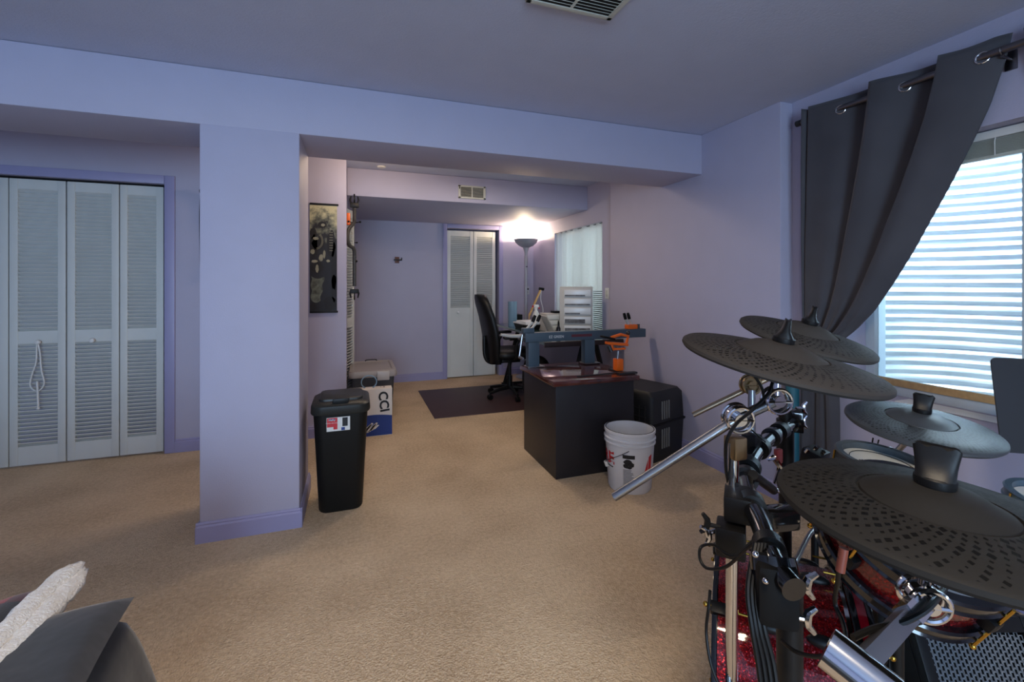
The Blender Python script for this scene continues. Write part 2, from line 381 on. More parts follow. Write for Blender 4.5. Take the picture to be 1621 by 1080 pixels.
base('baseboard_far', [(-.06, 6, 1.11, 6, 0, -1), (1.97, 6, 2.41, 6, 0, -1)])
base('baseboard_left', [(-3.5, -3.3, -3.5, 4.0, 1, 0)])
# casings
def casing(name, b): struct(name, b, TRIM)
casing('trim_1', MB().box(-1.358, -1.292, 4.042, 4.06, 0, 2.10, .006).box(-2.66, -2.595, 4.042, 4.06, 0, 2.10, .006).box(-2.595, -1.358, 4.042, 4.06, 2.035, 2.10, .006))
casing('trim_2', MB().box(1.112, 1.172, 5.982, 6.0, 0, 2.095, .006).box(1.905, 1.965, 5.982, 6, 0, 2.095, .006).box(1.172, 1.905, 5.982, 6, 2.04, 2.095, .006))
# louvered bifold doors
def louver_panel(w_, h_, t=.03):
    b = MB(); sw = .045
    b.box(0, sw, 0, t, 0, h_, .003).box(w_-sw, w_, 0, t, 0, h_, .003)
    rails = [(0, .13), (.86*h_/2.02, .86*h_/2.02+.085), (h_-.07, h_)]
    for z0, z1 in rails: b.box(sw, w_-sw, .003, t-.003, z0, z1)
    for (za, zb) in ((rails[0][1], rails[1][0]), (rails[1][1], rails[2][0])):
        n = int(round((zb-za)/.0275)); st = (zb-za)/n
        for i in range(n):
            z = za+st*(i+.5)
            m = M.Translation((w_/2, t/2, z)) @ M.Rotation(radians(-42), 4, 'X')
            b.box(-(w_/2-sw), w_/2-sw, -.0175, .0175, -.0028, .0028, 0, m)
    return b
def knob_mb(m): return MB().lathe([(.0, .0), (.008, 0), (.007, .012), (.014, .018), (.017, .026), (.013, .034), (.001, .037)], 20, m)
def xf(b, m): b.v = [m @ p for p in b.v]; return b
d1 = thing('door_1', '', '', (-1.97, 4.09, 0)); del d1['label'], d1['category']; d1['kind'] = 'structure'
for k, (xa, xb) in enumerate([(-2.578, -2.270), (-2.264, -1.957), (-1.949, -1.648), (-1.642, -1.375)]):
    p = obj('panel', xf(louver_panel(xb-xa, 2.005), M.Translation((xa, 4.078, .012))), DOORW, d1)
    if k in (1, 2): obj('knob', knob_mb(M.Translation((-2.10 if k == 1 else -1.797, 4.078, .872)) @ M.Rotation(pi/2, 4, 'X')), WHITE, p)
obj('track', MB().box(-2.59, -1.36, 4.10, 4.13, 2.022, 2.035), DARK, d1)
d2 = thing('door_2', '', '', (1.54, 6.04, 0)); del d2['label'], d2['category']; d2['kind'] = 'structure'
def solidlow(w_, h_):
    b = MB(); sw = .045; b.box(0, sw, 0, .03, 0, h_, .003).box(w_-sw, w_, 0, .03, 0, h_, .003)
    zr = .86; b.box(sw, w_-sw, .003, .027, 0, .13).box(sw, w_-sw, .003, .027, zr, zr+.085).box(sw, w_-sw, .003, .027, h_-.07, h_)
    b.box(sw, w_-sw, .010, .02, .13, zr)
    n = 38; za = zr+.085; st = (h_-.07-za)/n
    for i in range(n):
        m = M.Translation((w_/2, .015, za+st*(i+.5))) @ M.Rotation(radians(-42), 4, 'X'); b.box(-(w_/2-sw), w_/2-sw, -.0175, .0175, -.0028, .0028, 0, m)
    return b
for k, (xa, xb) in enumerate([(1.178, 1.540), (1.546, 1.862)]):
    p = obj('panel', xf(solidlow(xb-xa, 2.0), M.Translation((xa, 6.022, .012))), DOORW, d2)
    if k == 0: obj('knob', knob_mb(M.Translation((1.322, 6.022, .895)) @ M.Rotation(pi/2, 4, 'X')), WHITE, p)
d3 = thing('door_3', '', '', (-.05, 4.8, 0)); del d3['label'], d3['category']; d3['kind'] = 'structure'
def hinge_panel(a, c): d = V((c[0]-a[0], c[1]-a[1], 0)); return M.Translation((a[0], a[1], .012)) @ M.Rotation(atan2(d.y, d.x), 4, 'Z'), d.length
for a, c in (((-.10, 4.53), (-.008, 4.80)), ((-.008, 4.815), (-.10, 5.085))):
    m, L = hinge_panel(a, c); obj('panel', xf(louver_panel(L, 2.0, .028), m), DOORW, d3)
# windows
def slider(name, y0, y1, z0, z1, x, glass=True):
    r = thing(name, '', '', (x, (y0+y1)/2, z0)); del r['label'], r['category']; r['kind'] = 'structure'
    b = MB(); fw = .045
    b.box(x-.03, x+.06, y0, y0+fw, z0, z1, .004).box(x-.03, x+.06, y1-fw, y1, z0, z1, .004)
    b.box(x-.03, x+.06, y0+fw, y1-fw, z0, z0+.05, .004).box(x-.03, x+.06, y0+fw, y1-fw, z1-.05, z1, .004)
    obj('window_frame', b, FRAMEW, r); yc = (y0+y1)/2
    obj('sash_stile', MB().box(x-.012, x+.03, yc-.022, yc+.022, z0+.05, z1-.05, .003), FRAMEW, r)
    obj('pane', MB().box(x+.012, x+.016, y0+fw, yc-.02, z0+.05, z1-.05), GLASS, r)
    obj('pane', MB().box(x-.002, x+.002, yc+.02, y1-fw, z0+.05, z1-.05), GLASS, r)
    return r
w1 = slider('window_1', .42, 1.655, WZ0, WZ1, 2.64)
slider('window_2', 4.09, 5.27, .70, 1.935, 2.62)
slider('window_3_added', -2.3, -1.1, WZ0, WZ1, 2.64)  # unseen window added to go with the fill behind the camera
obj('wood_strip', MB().box(2.60, 2.625, .47, 1.61, WZ0+.048, WZ0+.082, .002), TAN, w1)
# corrugated wells outside the windows
def well(name, yc, hw, dep, z0, z1):
    def fn(u, v):
        a = pi*(u-.5); z = z0+(z1-z0)*v; rr = .007*sin(2*pi*z/.052)
        return V((2.72+(dep+rr)*abs(cos(a))**.75, yc-(hw+rr)*math.copysign(abs(sin(a))**.8, sin(a)), z))
    tag(obj(name, MB().grid(fn, 40, 260), GALV), 'galvanised corrugated steel window well outside the %s' % ('large curtained window' if yc < 3 else 'far sheer-curtained window'), 'window well')
well('window_well', 1.04, .80, .75, .35, 2.7)
well('window_well', 4.68, .78, .75, .35, 2.7)
struct('ground_outside', MB().box(2.62+.13, 3.6, .2, 1.9, .25, .36).box(2.75, 3.6, 3.8, 5.5, .25, .36), GREYP)

# ================================================================== CURTAINS AND BLINDS
ROD = thing('curtain_rod', 'pewter curtain rod above the large window holding grommet curtains', 'curtain rod', (2.395, 1.2, 2.197))
obj('rod', MB().cyl((2.395, 1.862, 2.20), (2.395, .1, 2.197), .0150), PEWTER, ROD)
obj('end_cap', MB().cyl((2.395, 1.885, 2.20), (2.395, 1.856, 2.20), .0175), STEELG, ROD)
for y in (1.02, ):
    obj('bracket', MB().cyl((2.46, y, 2.17), (2.395, y, 2.175), .006).box(2.452, 2.462, y-.018, y+.018, 2.13, 2.22, .003).tube([(2.395+.017*cos(a), y, 2.198+.017*sin(a)) for a in [radians(q) for q in range(-200, 21, 20)]], .004, 8), PEWTER, ROD)
def interp(tab, z):
    for (za, ya), (zb, yb) in zip(tab, tab[1:]):
        if za >= z >= zb: k = (za-z)/(za-zb) if za != zb else 0; return ya+(yb-ya)*k
    return tab[-1][1] if z < tab[-1][0] else tab[0][1]
redge = [(2.26, 1.0), (2.163, 1.02), (2.007, 1.065), (1.871, 1.12), (1.714, 1.19), (1.574, 1.258), (1.425, 1.33), (1.28, 1.41), (1.149, 1.49), (1.048, 1.575), (.98, 1.65), (.935, 1.70), (.85, 1.665), (.6, 1.655), (.05, 1.65)]
ledge = [(2.26, 1.828), (1.5, 1.84), (.92, 1.835), (.6, 1.845), (.05, 1.85)]
SEC = [(1.845, 1.812), (1.812, 1.492), (1.492, 1.228), (1.228, 1.020)]   # fold sections along the rod (y of each section start and end)
def curtain_fn(mirror=False, Yc=1.0):
    L0, L1 = 1.845, 1.020
    def fn(u, v):
        z = 2.262-v*2.21; k = min(3, int(u*4)); t = u*4-k; a, c = SEC[k]; f0, f1 = (L0-a)/(L0-L1), (L0-c)/(L0-L1)
        q = z > .93; amp = (.012+.024*min(1, (z-.93)/1.0)) if q else .014
        if k == 3: w_ = f0+(1-f0)*t; x = -amp+2*amp*t**2.0
        elif t < .8: p = t/.8; w_ = f0+(f1-f0+.035)*p; x = -amp+2*amp*(p*p*(3-2*p))
        else: p = (t-.8)/.2; w_ = f1+.035-.035*p; x = amp-2*amp*(p*p*(3-2*p))
        yl = interp(ledge, z); yr = interp(redge, z); y = yl+(yr-yl)*w_
        x += .006*sin(11*w_+5*v)+.004*sin(23*w_-3*v)
        if q and z < 1.25: x += .010*sin(40*w_)*(1-(z-.93)/.32)
        zt = z-.010*sin(pi*min(1, t/.8))*max(0, 1-v/.06)
        if mirror: y = 2*Yc-y
        return V((2.393+x, y, zt))
    return fn
def grommets(root, fn, us):
    for u in us:
        p = fn(u, .030); q = fn(u+.02, .030); d = (q-p).normalized()
        obj('grommet', MB().tube([p+d*(.0215*cos(a))+V((-.003, 0, .0215*sin(a))) for a in [2*pi*i/24 for i in range(24)]], .0034, 8, closed=True), CHROME, root)
c1 = thing('window_curtain', 'charcoal grommet curtain swept aside and tied, left of the large window', 'curtain', (2.39, 1.75, .05))
f = curtain_fn(); obj('cloth', MB().grid(f, 110, 90), CURT, c1, solid=.003, smooth=180); grommets(c1, f, (.25+.095, .50+.092, .75+.25*.70))
obj('tieback', MB().tube([(2.393+.055*cos(a), 1.765+.085*sin(a), .93+.012*sin(a)) for a in [2*pi*i/24 for i in range(24)]], .008, 8, closed=True), CURT, c1)
c2 = thing('window_curtain', 'charcoal curtain at the right frame edge beside the large window', 'curtain', (2.39, .2, .05))
f2 = curtain_fn(True, .985); obj('cloth', MB().grid(f2, 110, 90), CURT, c2, solid=.003, smooth=180); grommets(c2, f2, (.75+.25*.70,))
bl = thing('window_blind', 'raised white mini blind bunched at top of the large window', 'blind', (2.56, 1.04, 1.84))
obj('head_rail', MB().box(2.53, 2.575, .46, 1.62, 1.895, 1.93, .003), WHITE, bl)
sb = MB()
for i in range(14): sb.box(2.535, 2.572, .47, 1.61, 1.83+i*.0045, 1.8315+i*.0045)
sb.box(2.54, 2.567, .47, 1.61, 1.815, 1.827, .003); obj('slat_stack', sb, VENTW, bl)
obj('lift_cord', MB().tube([(2.55, 1.10, 1.93), (2.528, 1.10, 1.88), (2.53, 1.10, 1.82)], .002, 6), WHITE, bl)
# papers on the sill of the big window
solo('paper_sheets', MB().box(2.465, 2.57, .50, 1.43, WZ0, WZ0+.004).box(2.452, 2.55, .80, 1.40, WZ0+.004, WZ0+.006), PAPER, 'flat white paper sheets lying on the sill of the large window', 'paper')
# far window: blind and sheer
b2 = thing('window_blind', 'white mini blind lowered behind the far sheer curtain', 'blind', (2.53, 4.68, .75))
obj('head_rail', MB().box(2.515, 2.555, 4.11, 5.25, 1.895, 1.93), WHITE, b2)
sb = MB()
for i in range(52):
    m = M.Translation((2.535, 4.68, .74+i*.0225)) @ M.Rotation(radians(35), 4, 'Y'); sb.box(-.012, .012, -.565, .565, -.0006, .0006, 0, m)
obj('slats', sb, WHITE, b2)
sc = thing('sheer_curtain', 'sheer white half-length curtain over the far window', 'curtain', (2.445, 4.66, 1.2))
obj('rod', MB().cyl((2.448, 4.095, 1.925), (2.448, 5.265, 1.925), .005, n=10), STEELG, sc)
obj('cloth', MB().grid(lambda u, v: V((2.442+.020*sin(u*46+2*sin(7*u))*(.5+.5*v), 4.11+1.14*u, 1.935-v*(.72 if u < .72 else .72+min(1, (u-.72)/.12)*.45))), 150, 20), SHEER, sc, smooth=180)

# ================================================================== CEILING AND WALL FITTINGS
v = thing('ceiling_vent', 'white slatted ceiling air vent at the top frame edge', 'vent', (.80, 1.50, CZ))
vx0, vx1, vy0, vy1 = .60, .965, 1.36, 1.565
obj('backing', MB().box(vx0+.01, vx1-.01, vy0+.01, vy1-.01, CZ-.02, CZ), DARK, v)
b = MB().box(vx0, vx1, vy0, vy0+.022, CZ-.024, CZ, .003).box(vx0, vx1, vy1-.022, vy1, CZ-.024, CZ, .003).box(vx0, vx0+.022, vy0, vy1, CZ-.024, CZ, .003).box(vx1-.022, vx1, vy0, vy1, CZ-.024, CZ, .003).box(.775, .787, vy0, vy1, CZ-.022, CZ-.01)
obj('frame', b, VENTW, v); b = MB()
for i in range(9):
    m = M.Translation(((vx0+vx1)/2, vy0+.034+i*.0172, CZ-.018)) @ M.Rotation(radians(35), 4, 'X'); b.box(-.165, .165, -.007, .007, -.0008, .0008, 0, m)
obj('slats', b, VENTW, v)
v = thing('wall_vent', 'white slatted air register on the bulkhead above the far alcove', 'vent', (1.113, 4.40, 2.14))
obj('backing', MB().box(.99, 1.237, 4.393, 4.40, 2.150, 2.262), DARK, v)
b = MB().box(.972, 1.254, 4.387, 4.40, 2.140, 2.158, .003).box(.972, 1.254, 4.387, 4.4, 2.254, 2.272, .003).box(.972, .996, 4.387, 4.4, 2.14, 2.272, .003).box(1.23, 1.254, 4.387, 4.4, 2.14, 2.272, .003).box(1.106, 1.118, 4.388, 4.398, 2.15, 2.26)
obj('frame', b, VENTW, v); b = MB()
for i in range(8):
    for xa, xb, an in ((.997, 1.105, 40), (1.119, 1.229, -30)):
        m = M.Translation(((xa+xb)/2, 4.391, 2.166+i*.0115)) @ M.Rotation(radians(an), 4, 'X'); b.box(-(xb-xa)/2, (xb-xa)/2, -.005, .005, -.0007, .0007, 0, m)
obj('slats', b, VENTW, v); obj('lever', MB().box(.979, .985, 4.378, 4.388, 2.235, 2.252), DARK, v)
solo('ceiling_disc', MB().lathe([(.001, 0), (.034, 0), (.04, .006), (.04, .012), (.001, .012)], 28, M.Translation((.226, 4.27, CZ-.012))), WHITE, 'small round white fitting on the alcove ceiling before the bulkhead', 'ceiling fitting')
def plate(name, m, label, cat, plug=False):
    r = thing(name, label, cat, m.to_translation())
    obj('cover_plate', xf(MB().box(-.035, .035, -.057, .057, 0, .006, .002), m), WHITE, r)
    if plug:
        obj('plug', xf(MB().box(-.017, .014, .006, .034, .005, .035, .004), m), BLACKP, r)
        obj('socket', xf(MB().box(-.016, .016, -.04, -.01, .004, .008, .001), m), GREYP, r)
    else: obj('rocker', xf(MB().box(-.016, .016, -.033, .033, .005, .010, .002), m), VENTW, r)
plate('wall_outlet', facing_front(2.33, 6.0, 1.19), 'white wall outlet with black plug on the far wall right of the floor lamp', 'outlet', True)
plate('light_switch', facing_left(2.43, 3.99, 1.185), 'white switch plate on the right wall just before the far window', 'switch')
r = thing('wall_bracket', 'small brown and black bracket alone on the far alcove wall', 'bracket', (.513, 5.995, 1.59))
obj('plate', MB().box(.485, .540, 5.985, 6.0, 1.555, 1.635, .004), mat('brown_bracket_wood', (96, 50, 34), .5), r)
obj('prong', MB().box(.470, .575, 5.965, 5.985, 1.588, 1.603, .003).cyl((.57, 5.975, 1.595), (.57, 5.975, 1.625), .006), BLACKP, r)
# hanging poster
PX0, PX1 = -.357, -.146
r = thing('wall_poster', 'narrow black and cream hanging scroll poster beside the compound bow', 'poster', (-.25, 4.055, 1.05))
obj('print', MB().box(PX0, PX1, 4.052, 4.055, 1.055, 1.945), POSTER, r)
obj('top_bar', MB().box(PX0-.0, PX1+.012, 4.045, 4.058, 1.940, 1.956, .003), BLACKP, r)
obj('bottom_bar', MB().box(PX0-.0, PX1+.008, 4.045, 4.058, 1.040, 1.056, .003), BLACKP, r)
rb = lambda x, z: (x, 4.0515, z)
b = MB()
def blob(b, cx, cz, rx, rz, y=4.0512, n=22, j=.12):
    pts = [(cx+rx*cos(2*pi*i/n)*(1+random.uniform(-j, j)), y, cz+rz*sin(2*pi*i/n)*(1+random.uniform(-j, j))) for i in range(n)]
    b.add([(cx, y, cz)]+pts, [(0, 1+i, 1+(i+1) % n) for i in range(n)])
for cx, cz, rx, rz in ((-.33, 1.70, .025, .05), (-.26, 1.775, .034, .028), (-.29, 1.62, .05, .05), (-.325, 1.60, .03, .09), (-.19, 1.62, .035, .11), (-.17, 1.42, .022, .2), (-.30, 1.42, .052, .045), (-.2, 1.12, .05, .06), (-.17, 1.25, .022, .12), (-.33, 1.09, .026, .03)): blob(b, cx, cz, rx, rz)
obj('dark_figure_print', b, BLACKI, r); b = MB()
for cx, cz, rx, rz in ((-.31, 1.66, .022, .012), (-.335, 1.55, .017, .02), (-.27, 1.50, .016, .03), (-.245, 1.53, .01, .035), (-.215, 1.475, .014, .012), (-.30, 1.41, .012, .035), (-.32, 1.47, .025, .012), (-.255, 1.775, .015, .012)): blob(b, cx, cz, rx, rz, 4.0506)
for i in range(9): b.box(-.205, -.178, 4.0502, 4.0506, 1.56+i*.022, 1.564+i*.022)
for k, rad in enumerate((.06, .052)): b.tube([(-.315+rad*cos(a), 4.0505, 1.64+rad*1.2*sin(a)) for a in [radians(q) for q in range(-80, 60, 12)]], .002, 5)
obj('pale_figure_print', b, POSTL, r); b = MB()
b.grid(lambda u, v: V((-.345+(.10-.03*v)*u+.006*sin(13*v), 4.0508, 1.345-.20*v-.02*sin(3.1*u))), 6, 10)
obj('grey_column_print', b, mat('poster_grey_ink', (92, 98, 88), .6, var=.6, vscale=28), r)
# compound bow hanging edge-on at the alcove side wall
bx, by = -.008, 4.36
r = thing('compound_bow', 'dark compound bow hung vertically on the alcove side wall by the poster', 'bow', (bx, by, 1.12))
ris = smoothpath([(bx, by, 1.98), (bx, by, 1.87), (bx-.005, by-.02, 1.84), (bx-.05, by-.05, 1.77), (bx-.058, by-.06, 1.68), (bx-.04, by-.04, 1.63), (bx-.005, by-.02, 1.60), (bx, by, 1.50), (bx, by, 1.26)])
CAMO = mat('grey_bow_riser', (58, 57, 57), .5, .3, var=.25, vscale=40)
obj('riser', MB().tube(ris, .017, 10), CAMO, r)
for s_, z in ((1, 2.02), (-1, 1.23)):
    b = MB().box(bx-.038, bx+.038, by-.03, by+.03, z-.035, z+.005, .006)
    obj('limb_pocket', b, BLACKP, r)
    b = MB()
    for q in (-1, 1): b.tube([(bx+q*.028, by, z), (bx+q*.038, by+.02, z+s_*.035), (bx+q*.03, by+.06, z+s_*.075)], [.009, .009, .006], 8)
    obj('limb', b, STEELG, r)
    obj('cam_wheel', MB().cyl((bx-.006, by+.03, z+s_*.05), (bx+.006, by+.03, z+s_*.05), .045, n=24), BLACKP, r)
obj('string', MB().cyl((bx, by+.05, 2.11), (bx, by+.05, 1.13), .002, n=6), BLACKP, r)
obj('sight_pin', MB().cyl((bx-.005, by-.02, 1.84), (bx+.05, by-.03, 1.85), .004).ball((bx+.05, by-.03, 1.85), .010).cyl((bx, by, 1.84), (bx-.05, by-.03, 1.85), .004).ball((bx-.05, by-.03, 1.85), .01), BLACKP, r)
obj('cable_guard', MB().cyl((bx, by-.02, 1.66), (bx+.02, by-.03, 1.66), .004).ball((bx+.022, by-.03, 1.66), .008), BLACKP, r)
obj('bolt_head', MB().ball((bx+.02, by-.01, 1.49), .010), BLACKP, r); obj('bolt_head', MB().ball((bx+.01, by-.01, 1.53), .008), BLACKP, r)
obj('orange_grip', MB().box(bx-.066, bx-.035, by-.03, by+.02, 1.82, 1.93, .008), ORANGE, r)['label'] = 'orange grip'
# second bow mostly hidden behind the pillar edge
r = thing('compound_bow', 'dark bow hanging on the middle wall, mostly hidden behind the pillar left edge', 'bow', (-1.11, 4.03, 1.35))
obj('cam_wheel', MB().cyl((-1.088, 4.0, 1.99), (-1.088, 4.02, 1.99), .034, n=24), BLACKP, r)
obj('string', MB().tube(smoothpath([(-1.115, 4.01, 2.0), (-1.122, 4.01, 1.8), (-1.117, 4.01, 1.4)]), .003, 6), BLACKP, r)
obj('riser', MB().tube(smoothpath([(-1.09, 4.03, 1.99), (-1.04, 4.03, 1.8), (-.98, 4.03, 1.6), (-1.04, 4.03, 1.42), (-1.09, 4.03, 1.35)]), .014, 8), CAMO, r)
obj('hook', MB().cyl((-1.04, 4.06, 1.80), (-1.04, 4.0, 1.815), .005), BLACKP, r)
# rope loop on the closet knob
kx, ky = -2.10, 4.055
b = MB().tube(smoothpath([(kx, ky-.004, .885), (kx+.012, ky, .80), (kx+.020, ky, .68), (kx+.035, ky, .58), (kx, ky, .53), (kx-.04, ky, .57), (kx-.03, ky, .65), (kx-.008, ky, .74), (kx-.004, ky-.002, .885)]), .0045, 8)
b.tube(smoothpath([(kx, ky-.006, .6), (kx+.004, ky-.006, .50), (kx+.006, ky-.006, .42)]), .006, 8).ball((kx+.006, ky-.006, .41), .010)
solo('rope_loop', b, WHITE, 'thin white rope loop hanging from the left closet door knob', 'rope', origin=(kx, ky, .4))

# ================================================================== TRASH CAN
def rrect(x0, x1, y0, y1, r, n=5):
    out = []
    for cx, cy, a0 in ((x1-r, y1-r, 0), (x0+r, y1-r, 90), (x0+r, y0+r, 180), (x1-r, y0+r, 270)):
        for i in range(n+1): a = radians(a0+90*i/n); out.append((cx+r*cos(a), cy+r*sin(a)))
    return out
def loft(b, rings, cap0=True, cap1=True):
    n = len(rings[0]); vs = [p for R_ in rings for p in R_]
    fs = [(i*n+j, i*n+(j+1) % n, (i+1)*n+(j+1) % n, (i+1)*n+j) for i in range(len(rings)-1) for j in range(n)]
    if cap0: fs.append(tuple(range(n))[::-1])
    if cap1: fs.append(tuple((len(rings)-1)*n+j for j in range(n)))
    return b.add(vs, fs)
def ring(x0, x1, y0, y1, r, z, tilt=0): return [(x, y, z+tilt*(y-y0)) for x, y in rrect(x0, x1, y0, y1, r)]
tc = thing('trash_can', 'tall black plastic trash can with lid beside the pillar', 'trash can', (-.075, 2.84, 0))
b = loft(MB(), [ring(-.190, .035, 2.70, 2.93, .05, 0), ring(-.195, .040, 2.695, 2.935, .05, .012), ring(-.222, .068, 2.68, 2.98, .05, .56), ring(-.224, .070, 2.678, 2.982, .05, .575)])
obj('bin', b, TRASHM, tc)
b = loft(MB(), [ring(-.232, .078, 2.668, 2.992, .06, .553), ring(-.236, .082, 2.664, 2.996, .06, .562), ring(-.234, .080, 2.666, 2.994, .06, .60), ring(-.230, .076, 2.672, 2.992, .06, .607), ring(-.205, .051, 2.705, 2.98, .05, .618)])
ld = obj('lid', b, LIDM, tc)
obj('flap', loft(MB(), [ring(-.196, .042, 2.722, 2.968, .035, .616), ring(-.194, .040, 2.724, 2.966, .035, .628), ring(-.190, .036, 2.728, 2.962, .035, .631)]), LIDM, ld)
obj('latch', MB().box(-.120, -.034, 2.690, 2.716, .610, .636, .005), BLACKP, ld)
lb = obj('sticker', MB().box(-.150, -.028, 2.674, 2.6765, .462, .538), WHITE, tc)
for vtx in lb.data.vertices: pass
obj('red_print', MB().box(-.148, -.094, 2.6725, 2.674, .486, .536).box(-.115, -.094, 2.6722, 2.6725, .472, .486), REDP, lb)
obj('bin_picture', MB().box(-.068, -.040, 2.6725, 2.674, .486, .534), BLACKI, lb)
obj('blue_banner', MB().box(-.138, -.106, 2.6715, 2.6725, .522, .531), BLUEI, lb)
obj('blue_print', MB().box(-.074, -.055, 2.6722, 2.674, .464, .480), BLUEI, lb)
obj('lettering', text('Hefty', .016, facing_front(-.122, 2.671, .5255)).add([], []), WHITE, lb)
obj('small_lettering', text('TOUCH LID 13 GAL', .0075, facing_front(-.121, 2.672, .508)).add([], []), WHITE, lb)

# ================================================================== BOX AND TOTE
cb = thing('cardboard_box', 'white and blue cardboard box behind the trash can', 'box', (.13, 4.0, 0))
CY0 = 3.935
obj('carton', MB().box(-.045, .297, CY0, 4.045, 0, .395, .003), CARD, cb)
bl_ = MB(); n = 24
pts = [(-.044, 0.004)]+[(.296, .004)]+[(.296-.340*i/n, .150+.030*sin(pi*(i/n)*.75+.5)) for i in range(n+1)]
bl_.add([(x, CY0-.0012, z) for x, z in pts], [tuple(range(len(pts)))]); obj('blue_panel', bl_, BLUEI, cb)
b = MB()
for i in range(7):
    x0 = .03+i*.018; b.add([(x0, CY0-.002, .01+i*.008), (x0+.02, CY0-.002, .012+i*.008), (x0+.09-i*.006, CY0-.002, .09+.01*(i % 3)), (x0+.075-i*.006, CY0-.002, .095+.01*(i % 3))], [(0, 1, 2, 3)])
obj('white_splash', b, CARD, cb)
obj('lettering', text('CCI', .105, M.Translation((.225, CY0-.002, .285)) @ M.Rotation(radians(84), 4, 'Y') @ M.Rotation(pi/2, 4, 'X'), .0004, .003).add([], []), BLACKI, cb)
obj('top_lettering', text('12', .05, M.Translation((.22, 4.0, .3965))).add([], []), BLACKI, cb)
obj('yellow_patch', MB().box(.055, .085, CY0-.0015, CY0, .30, .38), YELP, cb)
tt = thing('storage_tote', 'clear storage tote with pale lid in the alcove corner', 'tote', (.16, 4.6, 0))
b = loft(MB(), [ring(-.015, .325, 4.36, 4.88, .04, 0), ring(-.035, .350, 4.33, 4.90, .04, .44)], True, False)
obj('tub', b, mat('smoky_tote_plastic', (70, 74, 80), .35), tt)
obj('lid', loft(MB(), [ring(-.058, .372, 4.31, 4.92, .05, .42), ring(-.060, .374, 4.308, 4.922, .05, .45), ring(-.050, .364, 4.318, 4.912, .05, .478), ring(-.02, .334, 4.35, 4.88, .05, .482), ring(-.01, .324, 4.36, 4.87, .05, .472)]), mat('pale_lid_plastic', (150, 142, 138), .4), tt)
obj('latch', MB().box(.19, .30, 4.295, 4.318, .39, .475, .008), mat('pale_latch_plastic', (178, 170, 165), .4), tt)
obj('handle', MB().tube(smoothpath([(.10, 4.88, .48), (.11, 4.88, .492), (.20, 4.88, .492), (.21, 4.88, .48)]), .005, 8), BLACKP, tt)
solo('blue_cord', MB().tube(smoothpath([(.11+.062*cos(a), 4.0, .445+.055*sin(a)) for a in [radians(q) for q in range(-60, 241, 20)]]), .005, 8), BLUEP, 'light blue cord loop standing on top of the white cardboard box', 'cord', origin=(.11, 4.0, .396))

# ================================================================== CHAIR MAT
solo('chair_mat', MB().box(.71, 2.28, 4.25, 5.42, 0, .006, .002), MATM, 'dark brown chair mat on the carpet under the office chair', 'floor mat')

# ================================================================== OFFICE CHAIR
oc = thing('office_chair', 'black high-back office chair facing the far window desk', 'office chair', (1.66, 4.82, .006), 0)
cx, cy = 1.66, 4.82
def sstar():
    for k in range(5):
        a = radians(198+72*k); d = V((cos(a), sin(a), 0)); s0 = V((cx, cy, .11)); e = V((cx, cy, .075))+d*.27
        lg = obj('leg', MB().tube([s0+d*.03, s0+d*.14+V((0, 0, -.008)), e], [.024, .02, .014], 10), BLACKP, oc)
        n = V((-d.y, d.x, 0)); c = e+V((0, 0, -.042))
        obj('caster', MB().cyl(c-n*.022, c-n*.005, .027).cyl(c+n*.005, c+n*.022, .027).cyl(c, e, .008), BLACKP, lg)
sstar()
obj('gas_column', MB().cyl((cx, cy, .09), (cx, cy, .24), .030).cyl((cx, cy, .24), (cx, cy, .43), .019), BLACKP, oc)
obj('seat_mechanism', MB().box(cx-.12, cx+.10, cy-.09, cy+.09, .40, .44, .01), BLACKP, oc)
def cushion(b, mtx, sx, sy, sz, p=.55):
    def fn(u, v):
        a = pi*(v-.5); t = 2*pi*u; e = lambda q: math.copysign(abs(q)**p, q)
        return mtx @ V((sx*e(cos(a))*e(cos(t)), sy*e(cos(a))*e(sin(t)), sz*math.copysign(abs(sin(a))**.8, sin(a))))
    return b.grid(fn, 40, 18)
obj('seat', cushion(MB(), M.Translation((cx+.02, cy, .50)), .25, .25, .065), LCHAIR, oc)
def backfn(u, v):     # curved back, leaning to -X
    y = (v-.5)
    return None
b = MB(); prof = [(-.20, .40, .17), (-.225, .50, .20), (-.235, .62, .235), (-.255, .76, .25), (-.29, .92, .235), (-.335, 1.06, .20), (-.355, 1.13, .15), (-.360, 1.165, .07)]
rings = []
for (px_, z, hw) in prof:
    rings.append([(cx+px_+.045*(math.copysign(abs(cos(t))**.6, cos(t)))+.03*abs(sin(t))**2, cy+hw*math.copysign(abs(sin(t))**.55, sin(t)), z) for t in [2*pi*i/28 for i in range(28)]])
loft(b, rings); obj('backrest', b, LCHAIR, oc, smooth=60)
obj('back_bar', MB().tube(smoothpath([(cx-.05, cy, .41), (cx-.22, cy, .40), (cx-.29, cy, .48), (cx-.30, cy, .70)]), .022, 10), BLACKP, oc)
for s_ in (-1, 1):
    ar = obj('armrest', MB().tube(smoothpath([(cx-.02, cy+s_*.20, .46), (cx-.02, cy+s_*.29, .48), (cx-.03, cy+s_*.30, .60), (cx+.0, cy+s_*.30, .685), (cx-.10, cy+s_*.30, .69)]), .016, 10), BLACKP, oc)
    obj('arm_pad', MB().box(cx-.17, cx+.12, cy+s_*.30-.04, cy+s_*.30+.04, .69, .72, .014), BLACKP, ar)

# ================================================================== DARK PEDESTAL WITH CHERRY TOP
pd = thing('desk_pedestal', 'black desk pedestal with glossy cherry top carrying the bow press', 'desk', (1.54, 2.95, 0))
obj('body', MB().box(1.237, 1.835, 2.665, 3.25, 0, .612, .004), DESKB, pd)
obj('top', MB().box(1.212, 1.868, 2.640, 3.275, .612, .646, .008), CHERRY, pd)
